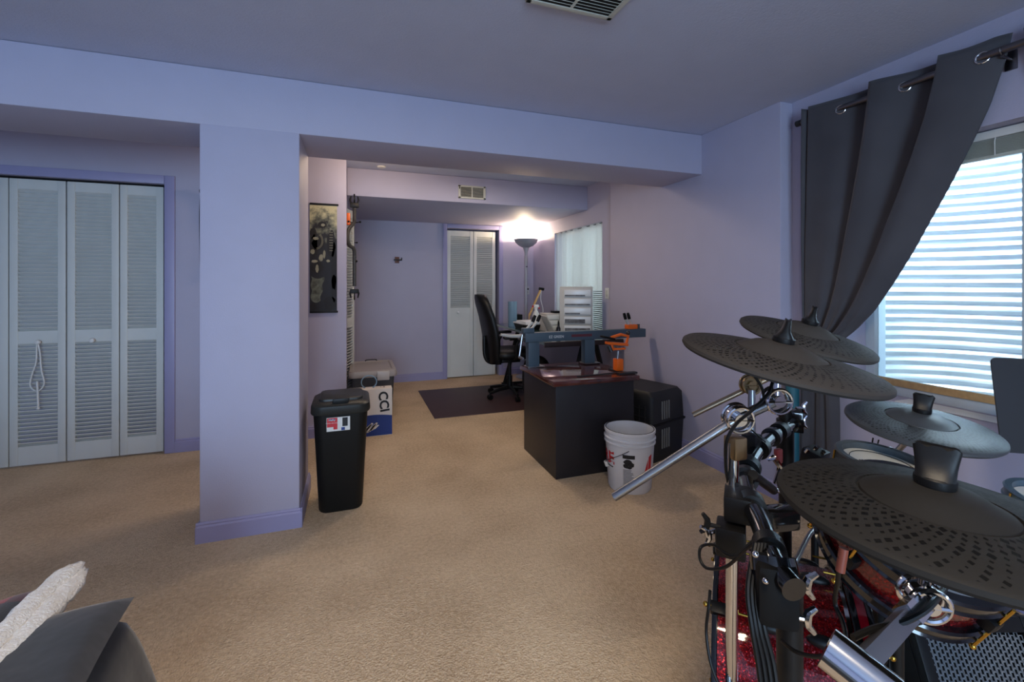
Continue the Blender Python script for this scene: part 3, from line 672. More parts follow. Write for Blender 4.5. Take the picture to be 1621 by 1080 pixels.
# ================================================================== BOW PRESS
bp = thing('bow_press', 'slate grey bow press beam on two posts over the cherry desktop', 'bow press', (1.54, 3.19, .646))
YB = 3.19
obj('beam', MB().box(1.215, 2.29, YB-.035, YB+.035, .838, .908, .004), SLATE, bp)
for x, ps in ((1.285, 0), (1.765, 0)):
    obj('post', MB().box(x-.045, x+.045, YB-.033, YB+.033, .646, .838, .006), SLATE, bp)
    obj('foot_plate', MB().box(x-.055, x+.085, YB-.048, YB+.048, .646, .654, .003), CHROMED, bp)
obj('lettering', text('EZ GREEN', .028, facing_front(1.47, YB-.0362, .872)).add([], []), WHITE, bp)
obj('red_badge', MB().box(1.60, 1.78, YB-.037, YB-.035, .865, .885), mat('maroon_badge', (90, 38, 48), .5), bp)
for bx_, lean in ((1.245, 1), (2.17, -1)):
    hb = obj('finger_block', MB().box(bx_-.045, bx_+.045, YB-.03, YB+.03, .908, .945, .006), SLATE if lean == 1 else ORANGE, bp)
    for k, dy in enumerate((-.03, .03)):
        a = V((bx_+dy*.8, YB+dy*.3, .925)); e = a+V((.060 if lean == 1 else -.035, 0, .065)); f_ = e+V((.022 if lean == 1 else -.016, 0, .05))
        obj('finger', MB().cyl(a, e, .010, n=10), GREYP, hb)
        obj('finger_grip', MB().tube([e, (e+f_)/2, f_], [.013, .014, .011], 10), RUBBER, hb)
obj('end_knob', MB().cyl((2.24, YB, .908), (2.24, YB, .945), .012), STEELG, bp)
cr = obj('crank', MB().cyl((1.215, YB, .875), (1.17, YB, .875), .018).tube([(1.19, YB-.03, .90), (1.185, YB-.03, .87), (1.165, YB-.03, .73)], .008, 10).cyl((1.165, YB-.03, .73), (1.165, YB-.11, .73), .010), CHROMED, bp)
obj('lever', MB().tube([(1.20, YB, .885), (1.10, YB-.02, .89), (1.02, YB-.03, .905)], [.014, .012, .010], 10), GREYP, bp)
# ================================================================== BOW VISE (orange)
bv = thing('bow_vise', 'bright orange bow vise standing on the cherry desktop corner', 'vise', (1.80, 2.74, .646))
vx, vy = 1.795, 2.80
obj('base_clamp', MB().box(vx-.06, vx+.09, vy-.11, vy-.07, .646, .660, .004).box(vx-.02, vx+.02, vy-.10, vy+.10, .646, .656, .003), STEELG, bv)
obj('body', MB().box(vx-.028, vx+.028, vy-.028, vy+.028, .656, .742, .008), ORANGE, bv)
obj('post', MB().cyl((vx-.005, vy, .742), (vx+.0, vy, .80), .011).box(vx-.022, vx+.022, vy-.02, vy+.02, .80, .83, .005), CHROMED, bv)
obj('lower_arm', MB().box(vx-.07, vx+.05, vy-.024, vy+.024, .806, .822, .006).cyl((vx-.055, vy, .80), (vx-.055, vy, .85), .014), ORANGE, bv)
obj('jaw', MB().box(vx-.10, vx+.075, vy-.022, vy+.022, .838, .858, .006, M.Translation((vx, vy, .848)) @ M.Rotation(.12, 4, 'Y') @ M.Translation((-vx, -vy, -.848))), ORANGE, bv)
obj('upper_arm', MB().tube([(vx+.07, vy, .85), (vx+.085, vy, .90), (vx+.02, vy, .915), (vx-.06, vy, .895)], .011, 10), ORANGE, bv)
obj('pad', MB().box(vx-.135, vx-.04, vy-.03, vy+.03, .868, .884, .006, M.Translation((vx, vy, .88)) @ M.Rotation(.22, 4, 'Y') @ M.Translation((-vx, -vy, -.88))), RUBBER, bv)
obj('knob', MB().cyl((vx-.09, vy-.02, .84), (vx-.075, vy-.03, .80), .014).ball((vx+.085, vy, .925), .016), STEELG, bv)
solo('allen_key', MB().tube([(1.42, 2.72, .652), (1.62, 2.735, .652), (1.76, 2.75, .652)], .005, 8), STEELG, 'thin dark metal rod lying along the front of the cherry desktop', 'rod')
# ================================================================== FAR DESK under the window
fd = thing('writing_desk', 'glass-topped black desk along the wall under the far window', 'desk', (2.1, 4.65, 0))
obj('top', MB().box(1.70, 2.405, 3.84, 5.55, .745, .77, .004).box(1.56, 2.355, 3.60, 3.84, .745, .77), DESKGL, fd)
obj('edge_rail', MB().box(1.56, 2.355, 3.585, 3.60, .725, .771, .003), mat('dark_brown_edge', (46, 30, 28), .4), fd)
for y in (3.70, 5.42):
    for s_, (xa, xb) in enumerate(((1.80, 2.0), (2.32, 2.12))):
        obj('leg', MB().tube([(xa, y, .01), (xb, y, .745)], .026, 4), BLACKP, fd)
    obj('foot_bar', MB().box(1.76, 2.35, y-.02, y+.02, 0, .025, .004), BLACKP, fd)
# things on the desk
og = thing('drawer_organizer', 'grey five-drawer parts organizer on the desk before the far window', 'organizer', (2.12, 4.1, .77))
mo = M.Translation((2.13, 4.10, 0)) @ M.Rotation(radians(-26), 4, 'Z')
ox0, ox1, oy0, oy1 = -.165, .165, -.10, .14
obj('case', xf(MB().box(ox0, ox1, oy0+.012, oy1, .77, 1.255, .008), mo), GREYP, og)
DRW = mat('translucent_drawer', (205, 210, 212), .25); STF = mat('drawer_contents', (96, 98, 102), .6, var=.5, vscale=30)
for i in range(5):
    z = .795+i*.090; d_ = obj('drawer', xf(MB().box(ox0+.045, ox1-.02, oy0, oy0+.014, z, z+.068, .003), mo), DRW, og)
    obj('contents', xf(MB().box(ox0+.052, ox1-.028-.05*(i % 3), oy0-.0015, oy0, z+.004, z+(.045 if i < 2 else .018), .0), mo), STF, d_)
bt = thing('ink_bottle', 'small black dropper bottle left of the grey drawer organizer', 'bottle', (1.90, 4.03, .77))
obj('bottle', MB().lathe([(.001, 0), (.021, 0), (.022, .01), (.022, .075), (.011, .092), (.011, .10), (.001, .10)], 20, M.Translation((1.90, 4.03, .77))), GLOSSB, bt)
obj('cap', MB().lathe([(.001, .098), (.010, .098), (.009, .125), (.004, .15), (.001, .15)], 16, M.Translation((1.90, 4.03, .77))), BLACKP, bt)
so = thing('small_drawer_unit', 'small white desktop drawer unit behind the black dropper bottle', 'organizer', (1.97, 4.5, .77))
obj('case', MB().box(1.94, 2.10, 4.42, 4.62, .77, .96, .005), mat('off_white_plastic', (185, 182, 178), .5), so)
for i in range(3): obj('drawer', MB().box(1.95, 2.09, 4.410, 4.422, .785+i*.057, .83+i*.057, .003), WHITE, so)
solo('black_box', MB().box(2.06, 2.16, 4.46, 4.58, .96, .985, .004), BLACKP, 'small black box on top of the small white drawer unit', 'box')
sp_ = thing('spray_bottle', 'white spray bottle with red and white trigger on the desk', 'spray bottle', (2.03, 4.78, .77))
m = M.Translation((2.0, 4.86, .77))
obj('bottle', MB().lathe([(.001, 0), (.040, 0), (.042, .01), (.042, .14), (.030, .18), (.014, .205), (.013, .22), (.001, .22)], 24, m), WHITE, sp_)
obj('spray_head', xf(MB().box(-.03, .035, -.014, .014, .235, .27, .006).cyl((0, 0, .21), (0, 0, .24), .017), m), WHITE, sp_)
obj('trigger', xf(MB().box(.02, .055, -.008, .008, .215, .228, .003, M.Translation((.03, 0, .24)) @ M.Rotation(.9, 4, 'Y') @ M.Translation((-.03, 0, -.22))).box(-.045, -.03, -.01, .01, .24, .262, .003), m), REDP, sp_)
dl = thing('desk_lamp', 'small desk lamp with slanting wooden arm by the far corner', 'desk lamp', (1.93, 4.95, .77))
obj('base', MB().cyl((1.97, 5.0, .93-.16), (1.97, 5.0, .79), .06, .055), BLACKP, dl)
obj('arm', MB().tube([(1.97, 5.0, .79), (1.97, 5.0, .93)], .008, 8).cyl((1.97, 5.0, .90), (2.12, 5.0, 1.215), .013), WOOD, dl)
obj('head', MB().cyl((2.10, 5.0, 1.225), (2.16, 5.0, 1.218), .018), BLACKP, dl)
obj('wire', MB().tube(smoothpath([(2.13, 5.0, 1.215), (2.12, 5.0, 1.1), (2.15, 5.0, .95), (2.10, 5.0, .78)]), .003, 6), WHITE, dl)
rr = thing('paper_tray', 'black tray heaped with white papers on the glass desktop', 'tray', (1.86, 4.72, .77))
obj('tray', loft(MB(), [ring(1.76, 1.94, 4.6, 4.92, .03, .77), ring(1.74, 1.97, 4.58, 4.94, .03, .83)]), BLACKP, rr)
obj('paper_stack', MB().box(1.755, 1.955, 4.60, 4.93, .83, .845, .002, M.Translation((1.86, 4.76, .84)) @ M.Rotation(.12, 4, 'Z') @ M.Translation((-1.86, -4.76, -.84))).box(1.77, 1.95, 4.60, 4.9, .845, .862, .004), PAPER, rr)
tb = thing('tablet_stand', 'grey tablet leaning on a stand right of the paper tray', 'tablet', (1.95, 4.3, .77))
obj('slab', MB().box(-.006, .006, -.09, .09, 0, .20, .003, M.Translation((1.95, 4.30, .775)) @ M.Rotation(-.5, 4, 'Y')), GREYP, tb)
obj('stand_foot', MB().box(1.90, 2.0, 4.24, 4.36, .77, .778, .002).tube([(1.99, 4.3, .776), (1.90, 4.3, .90)], .006, 8), WHITE, tb)
solo('cup_cylinder', MB().lathe([(.001, 0), (.052, 0), (.054, .005), (.056, .30), (.050, .30), (.048, .01), (.001, .01)], 28, M.Translation((1.80, 5.12, .77))), BLUEP, 'tall pale blue cylinder standing on the desk behind the chair', 'container')
solo('dark_desk_box', MB().box(1.86, 1.98, 5.25, 5.42, .77, .90, .006), BLACKP, 'small black box on the desk beside the tall blue cylinder', 'box')
# things glimpsed under the press: dark bag with red print hanging at chair
bg = thing('black_bag', 'black bag with red emblem on the floor beneath the glass desk', 'bag', (1.86, 4.35, 0))
obj('bag_body', cushion(MB(), M.Translation((1.80, 4.35, .27)), .13, .20, .26, .7), RUBBER, bg)
obj('emblem', text('S', .12, M.Translation((1.72, 4.13, .42)) @ M.Rotation(-.3, 4, 'Z') @ M.Rotation(pi/2, 4, 'X')).add([], []), REDP, bg)
# ================================================================== FLOOR LAMP
fl = thing('floor_lamp', 'tall pewter torchiere floor lamp lit in the far corner', 'floor lamp', (2.22, 5.75, 0))
m = M.Translation((2.22, 5.75, 0))
LAMPM = mat('lamp_pewter', (168, 170, 178), .45, .2)
obj('base', MB().lathe([(.001, 0), (.14, 0), (.14, .015), (.10, .028), (.02, .04), (.001, .04)], 40, m), LAMPM, fl)
obj('pole', MB().lathe([(.001, .03), (.019, .03), (.019, 1.56), (.024, 1.56), (.024, 1.66), (.020, 1.67), (.024, 1.72), (.045, 1.785), (.001, 1.79)], 24, m), LAMPM, fl)
obj('bowl', MB().lathe([(.001, 1.775), (.05, 1.785), (.10, 1.81), (.145, 1.85), (.168, 1.895), (.163, 1.896), (.14, 1.856), (.096, 1.818), (.05, 1.795), (.001, 1.79)], 48, m), LAMPM, fl)
obj('switch', MB().cyl((2.22, 5.735, 1.52), (2.22, 5.715, 1.52), .008), BLACKP, fl)
# ================================================================== PET CRATE
pc = thing('pet_carrier', 'black slotted plastic pet carrier against the right wall behind the bucket', 'pet carrier', (2.12, 2.9, 0))
m = M.Translation((1.985, 2.66, 0)) @ M.Rotation(radians(17), 4, 'Z')
DKG = mat('dark_crate_plastic', (26, 27, 30), .5)
b = MB(); x1 = .40; y1 = .50; 
r0 = lambda z, i: [(x, y, z) for x, y in rrect(i, x1-i, i, y1-i, .03, 3)]
loft(b, [r0(0, .01), r0(.25, .0), r0(.30, .0), r0(.47, .008), r0(.50, .03)]); 
obj('shell', xf(b, m), DKG, pc)
obj('seam_rim', xf(MB().box(-.006, x1+.006, -.006, y1+.006, .262, .278, .004), m), BLACKP, pc)
SLOT = mat('slot_pale_grey', (120, 122, 122), .6)  # vent slots are flat pale grey strips
for i in range(4):
    for za, zb in ((.09, .23), (.30, .43)): obj('vent_slot', xf(MB().box(.11+i*.027, .119+i*.027, -.004, .003, za, zb), m), SLOT, pc)
b = MB()
for i in range(9): b.cyl((.0-.006, .06+i*.05, .06), (-.006, .06+i*.05, .40), .003, n=6)
for i in range(6): b.cyl((-.006, .05, .08+i*.06), (-.006, .47, .08+i*.06), .003, n=6)
obj('wire_door', xf(b, m), STEELG, pc)
# ================================================================== BUCKET
bk = thing('plastic_bucket', 'white plastic bucket with red print before the black pedestal', 'bucket', (1.60, 2.385, 0))
BX, BY = 1.645, 2.435; m = M.Translation((BX, BY, 0))
obj('bucket_body', MB().lathe([(.001, .004), (.118, .004), (.128, 0), (.133, .01), (.150, .29), (.158, .29), (.158, .297), (.151, .30), (.152, .318), (.160, .318), (.160, .325), (.152, .328), (.153, .352), (.158, .355), (.158, .37), (.151, .372), (.146, .368), (.146, .30), (.128, .02), (.001, .02)], 64, m), BUCK, bk)
obj('rim_seal', MB().tube([(BX+.149*cos(a), BY+.149*sin(a), .371) for a in [2*pi*i/48 for i in range(48)]], .003, 6, closed=True), BLACKI, bk)
def onbucket(b, off=.0015):   # x = arc metres, y = height, wrapped round the bucket about the direction facing the camera
    out = []
    for p in b.v:
        r_ = .133+(.150-.133)*(p.y/.29)+off+p.z; a = atan2(-BY, -BX)+p.x/.142; out.append(V((BX+r_*cos(a), BY+r_*sin(a), p.y)))
    b.v = out; return b
def fine(x0, x1, y0, y1, n=6):
    return MB().grid(lambda u, v: V((x0+(x1-x0)*u, y0+(y1-y0)*v, 0)), n, 1)
lbl = fine(-.040, .030, .222, .245)
obj('warning_header', onbucket(lbl), BLACKI, bk)
b = MB()
for cx_, cz_, rx, rz in ((-.010, .200, .026, .018), (.010, .186, .018, .015), (-.022, .178, .014, .016), (-.002, .170, .018, .010)):
    n = 14; pts = [(cx_+rx*cos(2*pi*i/n)*random.uniform(.8, 1.15), cz_+rz*sin(2*pi*i/n)*random.uniform(.8, 1.15), 0) for i in range(n)]; b.add(pts, [tuple(range(n))])
obj('warning_figure', onbucket(b), BLACKI, bk)
b = MB()
for i in range(12):
    y = .150-i*.0085; b.v += []; q = fine(-.038, .028-.01*random.random()*2, y, y+.0042); b.add(q.v, q.f)
obj('small_print', onbucket(b), mat('grey_print', (110, 112, 118), .6), bk)
q = fine(-.022, .016, .030, .056); obj('print_block', onbucket(q), BLACKI, bk)
tx = text('RE', .105, M.Translation((-.155, .200, 0)), 0, .0035); obj('red_lettering', onbucket(tx, .001), REDP, bk)
q = fine(-.20, -.108, .146, .153, 10); obj('underline', onbucket(q), BLACKI, bk)
b = MB(); b.add([(.085, .11, 0), (.118, .11, 0), (.118, .215, 0)], [(0, 1, 2)]); b.add([(.123, .11, 0), (.150, .11, 0), (.150, .24, 0), (.123, .228, 0)], [(0, 1, 2, 3)])
obj('red_triangle', onbucket(b), REDP, bk)
aw = atan2(-BY, -BX)
hpts = []
for k in range(13):
    a = aw-.02+(-1.15)*k/12; r_ = .160+.010*sin(pi*k/12); hpts.append((BX+r_*cos(a), BY+r_*sin(a), .275-.11*(k/12)**1.0))
hd = obj('bail_handle', MB().tube(hpts, .0022, 6), STEELG, bk)
obj('grip', MB().cyl(hpts[-1], (hpts[-1][0]+.012, hpts[-1][1]-.0, hpts[-1][2]-.03), .011), WHITE, hd)

# ================================================================== BED CORNER
bd = thing('bed', 'corner of a bed under dark grey bedding at the bottom left', 'bed', (-1.2, .6, 0))
obj('mattress_base', MB().box(-2.1, -.62, -.9, 1.34, .12, .36, .04), QUILT, bd)
for x in (-2.0, -.72):
    for y in (-.8, 1.24): obj('leg', MB().cyl((x, y, 0), (x, y, .13), .03), BLACKP, bd)
def bedfn(u, v):
    X = -2.2+1.72*u; Y = -.95+2.42*v
    dx = min(X+2.2, -.48-X); dy = min(Y+.95, 1.47-Y); e = .12
    f = lambda d: 1-(1-min(1, max(0, d)/e))**3
    h = f(dx)*f(dy)
    z = .05+.395*h**.8+.012*sin(9*X+3*Y)+.010*sin(17*Y-5*X)+.006*sin(31*X+13*Y)
    # folds on the sides
    k = 1-h; return V((X+(.02*sin(22*Y)*k if dx < dy else 0), Y+(.02*sin(20*X)*k if dy <= dx else 0), z))
obj('comforter', MB().grid(bedfn, 90, 110), QUILT, bd, smooth=180, solid=.01)
# pillow with pinched corners
def pillow(b, mtx, a, c, h):
    for s_ in (1, -1):
        b.grid(lambda u, v: mtx @ V((a*(2*u-1)*(1-.05*(1-(2*v-1)**2)), c*(2*v-1)*(1-.05*(1-(2*u-1)**2)), s_*h*((1-(2*u-1)**2)*(1-(2*v-1)**2))**.32+.008*sin(14*u+9*v)*(1-(2*u-1)**4)*(1-(2*v-1)**4))), 30, 30)
    return b
solo('bed_pillow', pillow(MB(), M.Translation((-.775, 1.045, .490)) @ M.Rotation(radians(8), 4, 'Z') @ M.Rotation(radians(-3), 4, 'Y'), .30, .27, .055), QUILT, 'dark grey pillow with pointed corner lying on the grey bedding', 'pillow', smooth=180)
th = thing('throw_blanket', 'folded red plaid throw with white sherpa border on the bed', 'blanket', (-.95, 1.35, .5))
obj('plaid_side', MB().grid(lambda u, v: V((-1.45+.72*u, .9+.62*v+.01*sin(8*u), .508+.022*sin(7*u+5*v)+.012*sin(19*u-4*v)-(.05*(max(0, v-.85)/.15)**2))), 50, 50), PLAID, th, smooth=180, solid=.02)
for dx_, dz_, rr_ in ((.002, .004, .025), (.036, -.008, .023)):
    pth = [(-.715+dx_+(.016*max(0, t-.8)/.2 if dx_ < .01 else -.006*max(0, t-.8)/.2)+.010*sin(3*t), .78+.74*t-(.012 if dx_ > .01 else 0), .528+dz_-.02*max(0, t-.8)) for t in [i/40 for i in range(41)]]
    rad = [rr_*(1 if i < 36 else max(.25, cos((i-36)/4.6*pi/2))) for i in range(41)]
    bb = MB(); bb.tube(pth, rad, 18)
    bb.v = [p+V((random.uniform(-1, 1), random.uniform(-1, 1), random.uniform(-1, 1)))*.0035 for p in bb.v]
    obj('sherpa_border', bb, SHERPA, th, smooth=180)['label'] = 'fluffy white sherpa border'

# ================================================================== DRUM KIT
# pads that look like cymbals
def cymbal(label, c, n, R, colr, K, dr, spin=0, nubspin=0, word=False):
    c = V(c); n = V(n).normalized(); mt = align(c, n, spin); e = mt.to_euler()
    root = thing('cymbal_pad', label, 'cymbal', c, tuple(e), 'black textured cymbal pads of the drum kit')
    prof = [(.004, -.012), (R*.9, -.016), (R-.004, -.015), (R, -.010), (R-.001, -.004), (R-.006, .0), (R*.7, .007), (R*.470, .0128), (R*.462, .0130), (R*.455, .0098), (R*.445, .0098), (R*.438, .0132), (R*.43, .0138), (R*.36, .020), (R*.27, .029), (R*.15, .034), (.012, .035), (.004, .035)]
    mtl = cymbal_mat('cymbal_rubber_%s' % label.split()[0].replace(',', ''), colr, K, dr, R)
    obj('pad', MB().lathe(prof, 96), mtl, root, local=True)
    b = MB(); lw = mt.to_3x3().inverted() @ V((nubspin[0], nubspin[1], 0)); mm = M.Rotation(atan2(lw.y, lw.x), 4, 'Z')
    b.lathe([(.002, .034), (.021, .034), (.022, .038), (.022, .045), (.020, .047), (.002, .047)], 28)
    rings = []
    for (hw, th, z) in [(.0205, .0190, .046), (.0205, .0150, .052), (.0210, .0105, .060), (.0222, .0080, .070), (.0238, .0068, .080), (.0242, .0062, .086)]:
        rings.append([(hw*cos(t)*abs(cos(t))**-.25 if abs(cos(t)) > .02 else 0, th*math.copysign(abs(sin(t))**.6, sin(t)), z+((.0022*cos(3*pi*cos(t))) if z > .08 else 0)) for t in [2*pi*(i+.5)/32 for i in range(32)]])
    loft(b, rings, False, True); xf(b, mm)
    obj('wing_knob', b, BLACKP, root, local=True, smooth=30)
    if word:
        b = MB(); rnd = random.Random(3)
        for k in range(2):
            pts = [];
            for i in range(40):
                a = 3.60+.018*i+(.0 if k == 0 else .28); r_ = R*(.70-.16*k)+.006*sin(i*1.3)+.003*sin(i*2.9)
                z_ = .0075 if k == 0 else .0115; pts.append((r_*cos(a), r_*sin(a), z_+.0006))
            b.tube(pts, .0015, 5)
        obj('script_mark', b, BLACKI, root, local=True)
    return root, mt
cyA, mA = cymbal('upper large black ride pad overlapping the smaller one behind it', (.884, .737, 1.118), (.106, -.17, .98), .203, (54, 51, 49), 64, .0105, .3, (.75, .66))
cyB, mB = cymbal('rear black crash pad before the gathered curtain, highest of the pads', (1.254, .959, 1.13), (.088, -.264, .96), .178, (58, 56, 54), 60, .0105, 1.0, (.75, .66))
cyC, mC = cymbal('blue-lit crash pad below the window sill', (1.552, .836, .875), (-.028, -.127, .992), .178, (58, 62, 66), 84, .0085, .4, (.5, -.86))
cyD, mD = cymbal('nearest and largest black hi-hat pad at the right frame edge', (.721, .374, .98), (.04, -.03, 1), .178, (32, 31, 30), 60, .0104, 0, (.45, -.89), True)
def ballj(p, r=.02): return MB().ball(p, r, 20)
def disc_joint(c, axis, R=.026, t=.012):
    b = MB(); c = V(c); a = V(axis).normalized(); b.cyl(c-a*t*1.3, c+a*t*1.3, R*.42, n=24); b.cyl(c-a*t*.3, c+a*t*.3, R*.88, n=32)
    for s_ in (-1, 1):
        x, y, _ = b.frame(a); b.tube([c+a*t*s_+(x*cos(q)+y*sin(q))*R*.9 for q in [2*pi*i/32 for i in range(32)]], .0038, 8, closed=True)
        b.tube([c+a*t*s_*1.1-x*R*.9, c+a*t*s_*1.1+x*R*.9], .003, 6)
    return b
view = V((sin(YAW), cos(YAW), 0))
# ---- rack
rk = thing('drum_rack', 'gloss black curved drum rack with clamps holding the kit', 'drum rack', (.65, .55, 0))
bar = smoothpath([(.63, .50, .815), (.649, .548, .82), (.719, .633, .82), (.80, .74, .82), (.905, .845, .82), (1.07, .955, .82), (1.22, 1.03, .82), (1.345, 1.083, .82), (1.37, 1.09, .82)])
obj('curved_bar', MB().tube(bar, .019, 20), GLOSSB, rk)
P2 = V((1.350, 1.104, 0)); P1 = V((.664, .535, 0))
obj('post', MB().cyl(P2, P2+V((0, 0, .87)), .019), BLACKP, rk); obj('post', MB().cyl(P1, P1+V((0, 0, .80)), .019), BLACKP, rk)
for P_, a0 in ((P2, .6), (P1, 2.2)):
    d = V((cos(a0), sin(a0), 0))*.20
    obj('foot', MB().tube([P_+d+V((0, 0, .02)), P_+V((0, 0, .03)), P_-d+V((0, 0, .02))], .018, 12), BLACKP, rk)
def clampbox(c, sx, sy, sz, rz, mtl=BLACKP, bev=.006, tilt=0): return MB().box(-sx, sx, -sy, sy, -sz, sz, bev, M.Translation(c) @ M.Rotation(rz, 4, 'Z') @ M.Rotation(tilt, 4, 'X'))
def wing(c, d):
    c = V(c); d = V(d).normalized(); b = MB().cyl(c, c+d*.022, .0045, n=10); x, y, _ = b.frame(d); e = c+d*.024
    z = V((0, 0, 1)); s_ = (z-d*z.dot(d)).normalized()
    b.tube([e-s_*.020+d*.012, e-s_*.010+d*.002, e, e+s_*.010+d*.002, e+s_*.020+d*.012], [.004, .006, .007, .006, .004], 8); return b
# clamp on far post
k = obj('clamp', clampbox(at(1252, 665, 1.5), .030, .034, .034, .8), GLOSSB, rk)
for vv in (646, 668): obj('wing_nut', wing(at(1260, vv, 1.47), V((.9, -.3, 0))), CHROME, k)
obj('collar', MB().cyl(at(1240, 680, 1.42), at(1233, 685, 1.40), .024), BLACKP, rk)
obj('post_sleeve', MB().cyl(P2+V((0, 0, .69)), P2+V((0, 0, .83)), .026), BLACKP, rk)
# bar collars
def ringat(i, w_, R_, mtl): 
    a, b_ = bar[i], bar[i+1]; d = (b_-a).normalized(); obj('collar', MB().cyl(a-d*w_, a+d*w_, R_, n=28), mtl, rk)
ringat(12, .014, .026, BLACKP); ringat(22, .016, .027, BLACKP); ringat(30, .010, .028, STEELG); ringat(33, .018, .030, BLACKP); ringat(40, .016, .028, BLACKP); ringat(46, .010, .027, STEELG); ringat(50, .016, .026, BLACKP)
# hinged clamps that grip the boom tubes
ck = obj('clamp', clampbox(at(1168, 797, .95), .040, .026, .026, .75), BLACKP, rk)
bb = MB()
for i in range(9):
    c_ = at(1172+i*5, 794+i*3.4, .93-.004*i); bb.box(-.0022, .0022, -.012, .012, -.012, .012, 0, M.Translation(c_) @ M.Rotation(.7, 4, 'Z'))
obj('ribs', bb, RUBBER, ck)
ck = obj('clamp', clampbox(at(1157, 852, .93), .030, .028, .030, .75), BLACKP, rk)
obj('wing_nut', wing(at(1140, 835, .92), V((-.7, .5, .1))), BLACKP, ck); obj('wing_nut', wing(at(1138, 838, .93), V((-.9, .2, -.3))), CHROME, ck)
ck = obj('clamp', clampbox(at(1228, 820, .98), .045, .020, .022, -.2), GLOSSB, rk)
# the big near T-clamp
ck = obj('near_clamp', clampbox(at(1228, 935, .72), .026, .030, .048, .9, bev=.012), RUBBER, rk)
obj('clamp_cap', MB().cyl(at(1222, 880, .74), at(1226, 905, .73), .034, .036, n=24), GLOSSB, ck)
obj('wing_nut', wing(at(1250, 918, .70), V((.8, -.5, -.12))), CHROME, ck); obj('wing_nut', wing(at(1250, 975, .70), V((.8, -.5, -.05))), CHROME, ck)
for uu, vv in ((1196, 878), (1212, 920)): obj('bolt', MB().ball(at(uu, vv, .695), .005), CHROME, ck)
# ---- boom stand A (big chrome)
sA = thing('cymbal_stand', 'thick chrome boom stand clamped to rack, long arm crossing the bucket', 'cymbal stand', (.787, .763, .42), group='chrome boom arms')
J1 = at(1168, 662, .98); J2 = at(1229, 634, .98)
obj('tube', MB().cyl(at(1160, 700, .98), at(1158, 1073, .98), .0128, n=24), CHROME, sA)
obj('collar', MB().box(-.017, .017, -.017, .017, -.024, .024, .004, M.Translation(at(1164, 708, .98))), COPPER, sA)
obj('tilter', disc_joint(J1, view+V((0, 0, .1)), .031), CHROME, sA)
obj('boom_arm', MB().cyl(at(972, 787, 1.04), J1, .0098, n=20).cyl(J1, J2, .0115, n=20), CHROMED, sA)
obj('tilter', disc_joint(J2, view, .029), CHROME, sA)
ca = mA @ V((0, 0, -.012))
obj('rod', MB().cyl(J2, ca, .0085, n=16).cyl(J2+(ca-J2)*.5, ca, .011, n=16), CHROME, sA)
# ---- boom stand B
sB = thing('cymbal_stand', 'thin boom stand behind with brassy rod pointing left at the crate', 'cymbal stand', (1.05, .96, .8), group='chrome boom arms')
K1 = at(1188, 609, 1.30); K2 = at(1240, 588, 1.30)
obj('tube', MB().cyl(at(1190, 618, 1.28), at(1190, 715, 1.25), .0098), CHROMED, sB)
obj('tilter', disc_joint(K1, view, .028, .010), COPPER, sB)
obj('boom_arm', MB().cyl(at(1097, 657, 1.36), K2, .0078), RODW, sB)
cb_ = mB @ V((0, 0, -.012)); obj('rod', MB().cyl(K2, cb_, .008), CHROME, sB)
obj('clamp', clampbox(at(1190, 702, 1.24), .022, .02, .026, .3), BLACKP, sB)
# ---- stand C
sC = thing('cymbal_stand', 'short chrome arm under the blue-lit crash pad', 'cymbal stand', at(1410, 722, 1.36), group='chrome boom arms')
cc = mC @ V((0, 0, -.012)); L1_ = at(1413, 723, 1.44)
obj('rod', MB().cyl(cc, L1_, .009), CHROME, sC); obj('tilter', disc_joint(L1_, view, .026), CHROME, sC)
obj('tube', MB().cyl(L1_, V((L1_.x, L1_.y, .0)), .012), CHROMED, sC)
obj('foot', MB().tube([V((L1_.x-.2, L1_.y+.1, .012)), V((L1_.x, L1_.y, .03)), V((L1_.x+.2, L1_.y-.1, .012))], .012, 10), BLACKP, sC)
# ---- stand D (near boom with flat arm)
sD = thing('cymbal_stand', 'near chrome boom joint with flat arm under the largest pad', 'cymbal stand', at(1360, 1065, .50), group='chrome boom arms')
cD = mD @ V((0, 0, -.012)); Q1 = at(1462, 948, .60); Q2 = at(1356, 1062, .47)
obj('rod', MB().cyl(cD, Q1+V((0, 0, .01)), .007), CHROME, sD)
obj('tilter', disc_joint(Q1, V((.5, .8, .1)), .024, .014), CHROME, sD)
obj('flat_arm', MB().tube([Q1, Q2], .0125, 4), CHROMED, sD)
obj('sleeve', MB().tube([Q1+(Q2-Q1)*.08, Q1+(Q2-Q1)*.30], .0155, 4), CHROME, sD)
jd = (at(1400, 1090, .47)-at(1330, 1035, .47)).normalized()
_r = (Q2-V((0, 0, EYE))).normalized(); jd = (jd-_r*jd.dot(_r)*.93).normalized()
obj('hinge_barrel', MB().cyl(Q2-jd*.028, Q2+jd*.032, .022, n=32), CHROME, sD)
obj('tube', MB().cyl(Q2, V((Q2.x, Q2.y, 0)), .0125), CHROMED, sD)
b = MB()
for a in (.4, 2.5, 4.6): b.tube([(Q2.x, Q2.y, .25), (Q2.x+.22*cos(a), Q2.y+.22*sin(a), .012)], .009, 8)
obj('tripod_foot', b, CHROMED, sD)
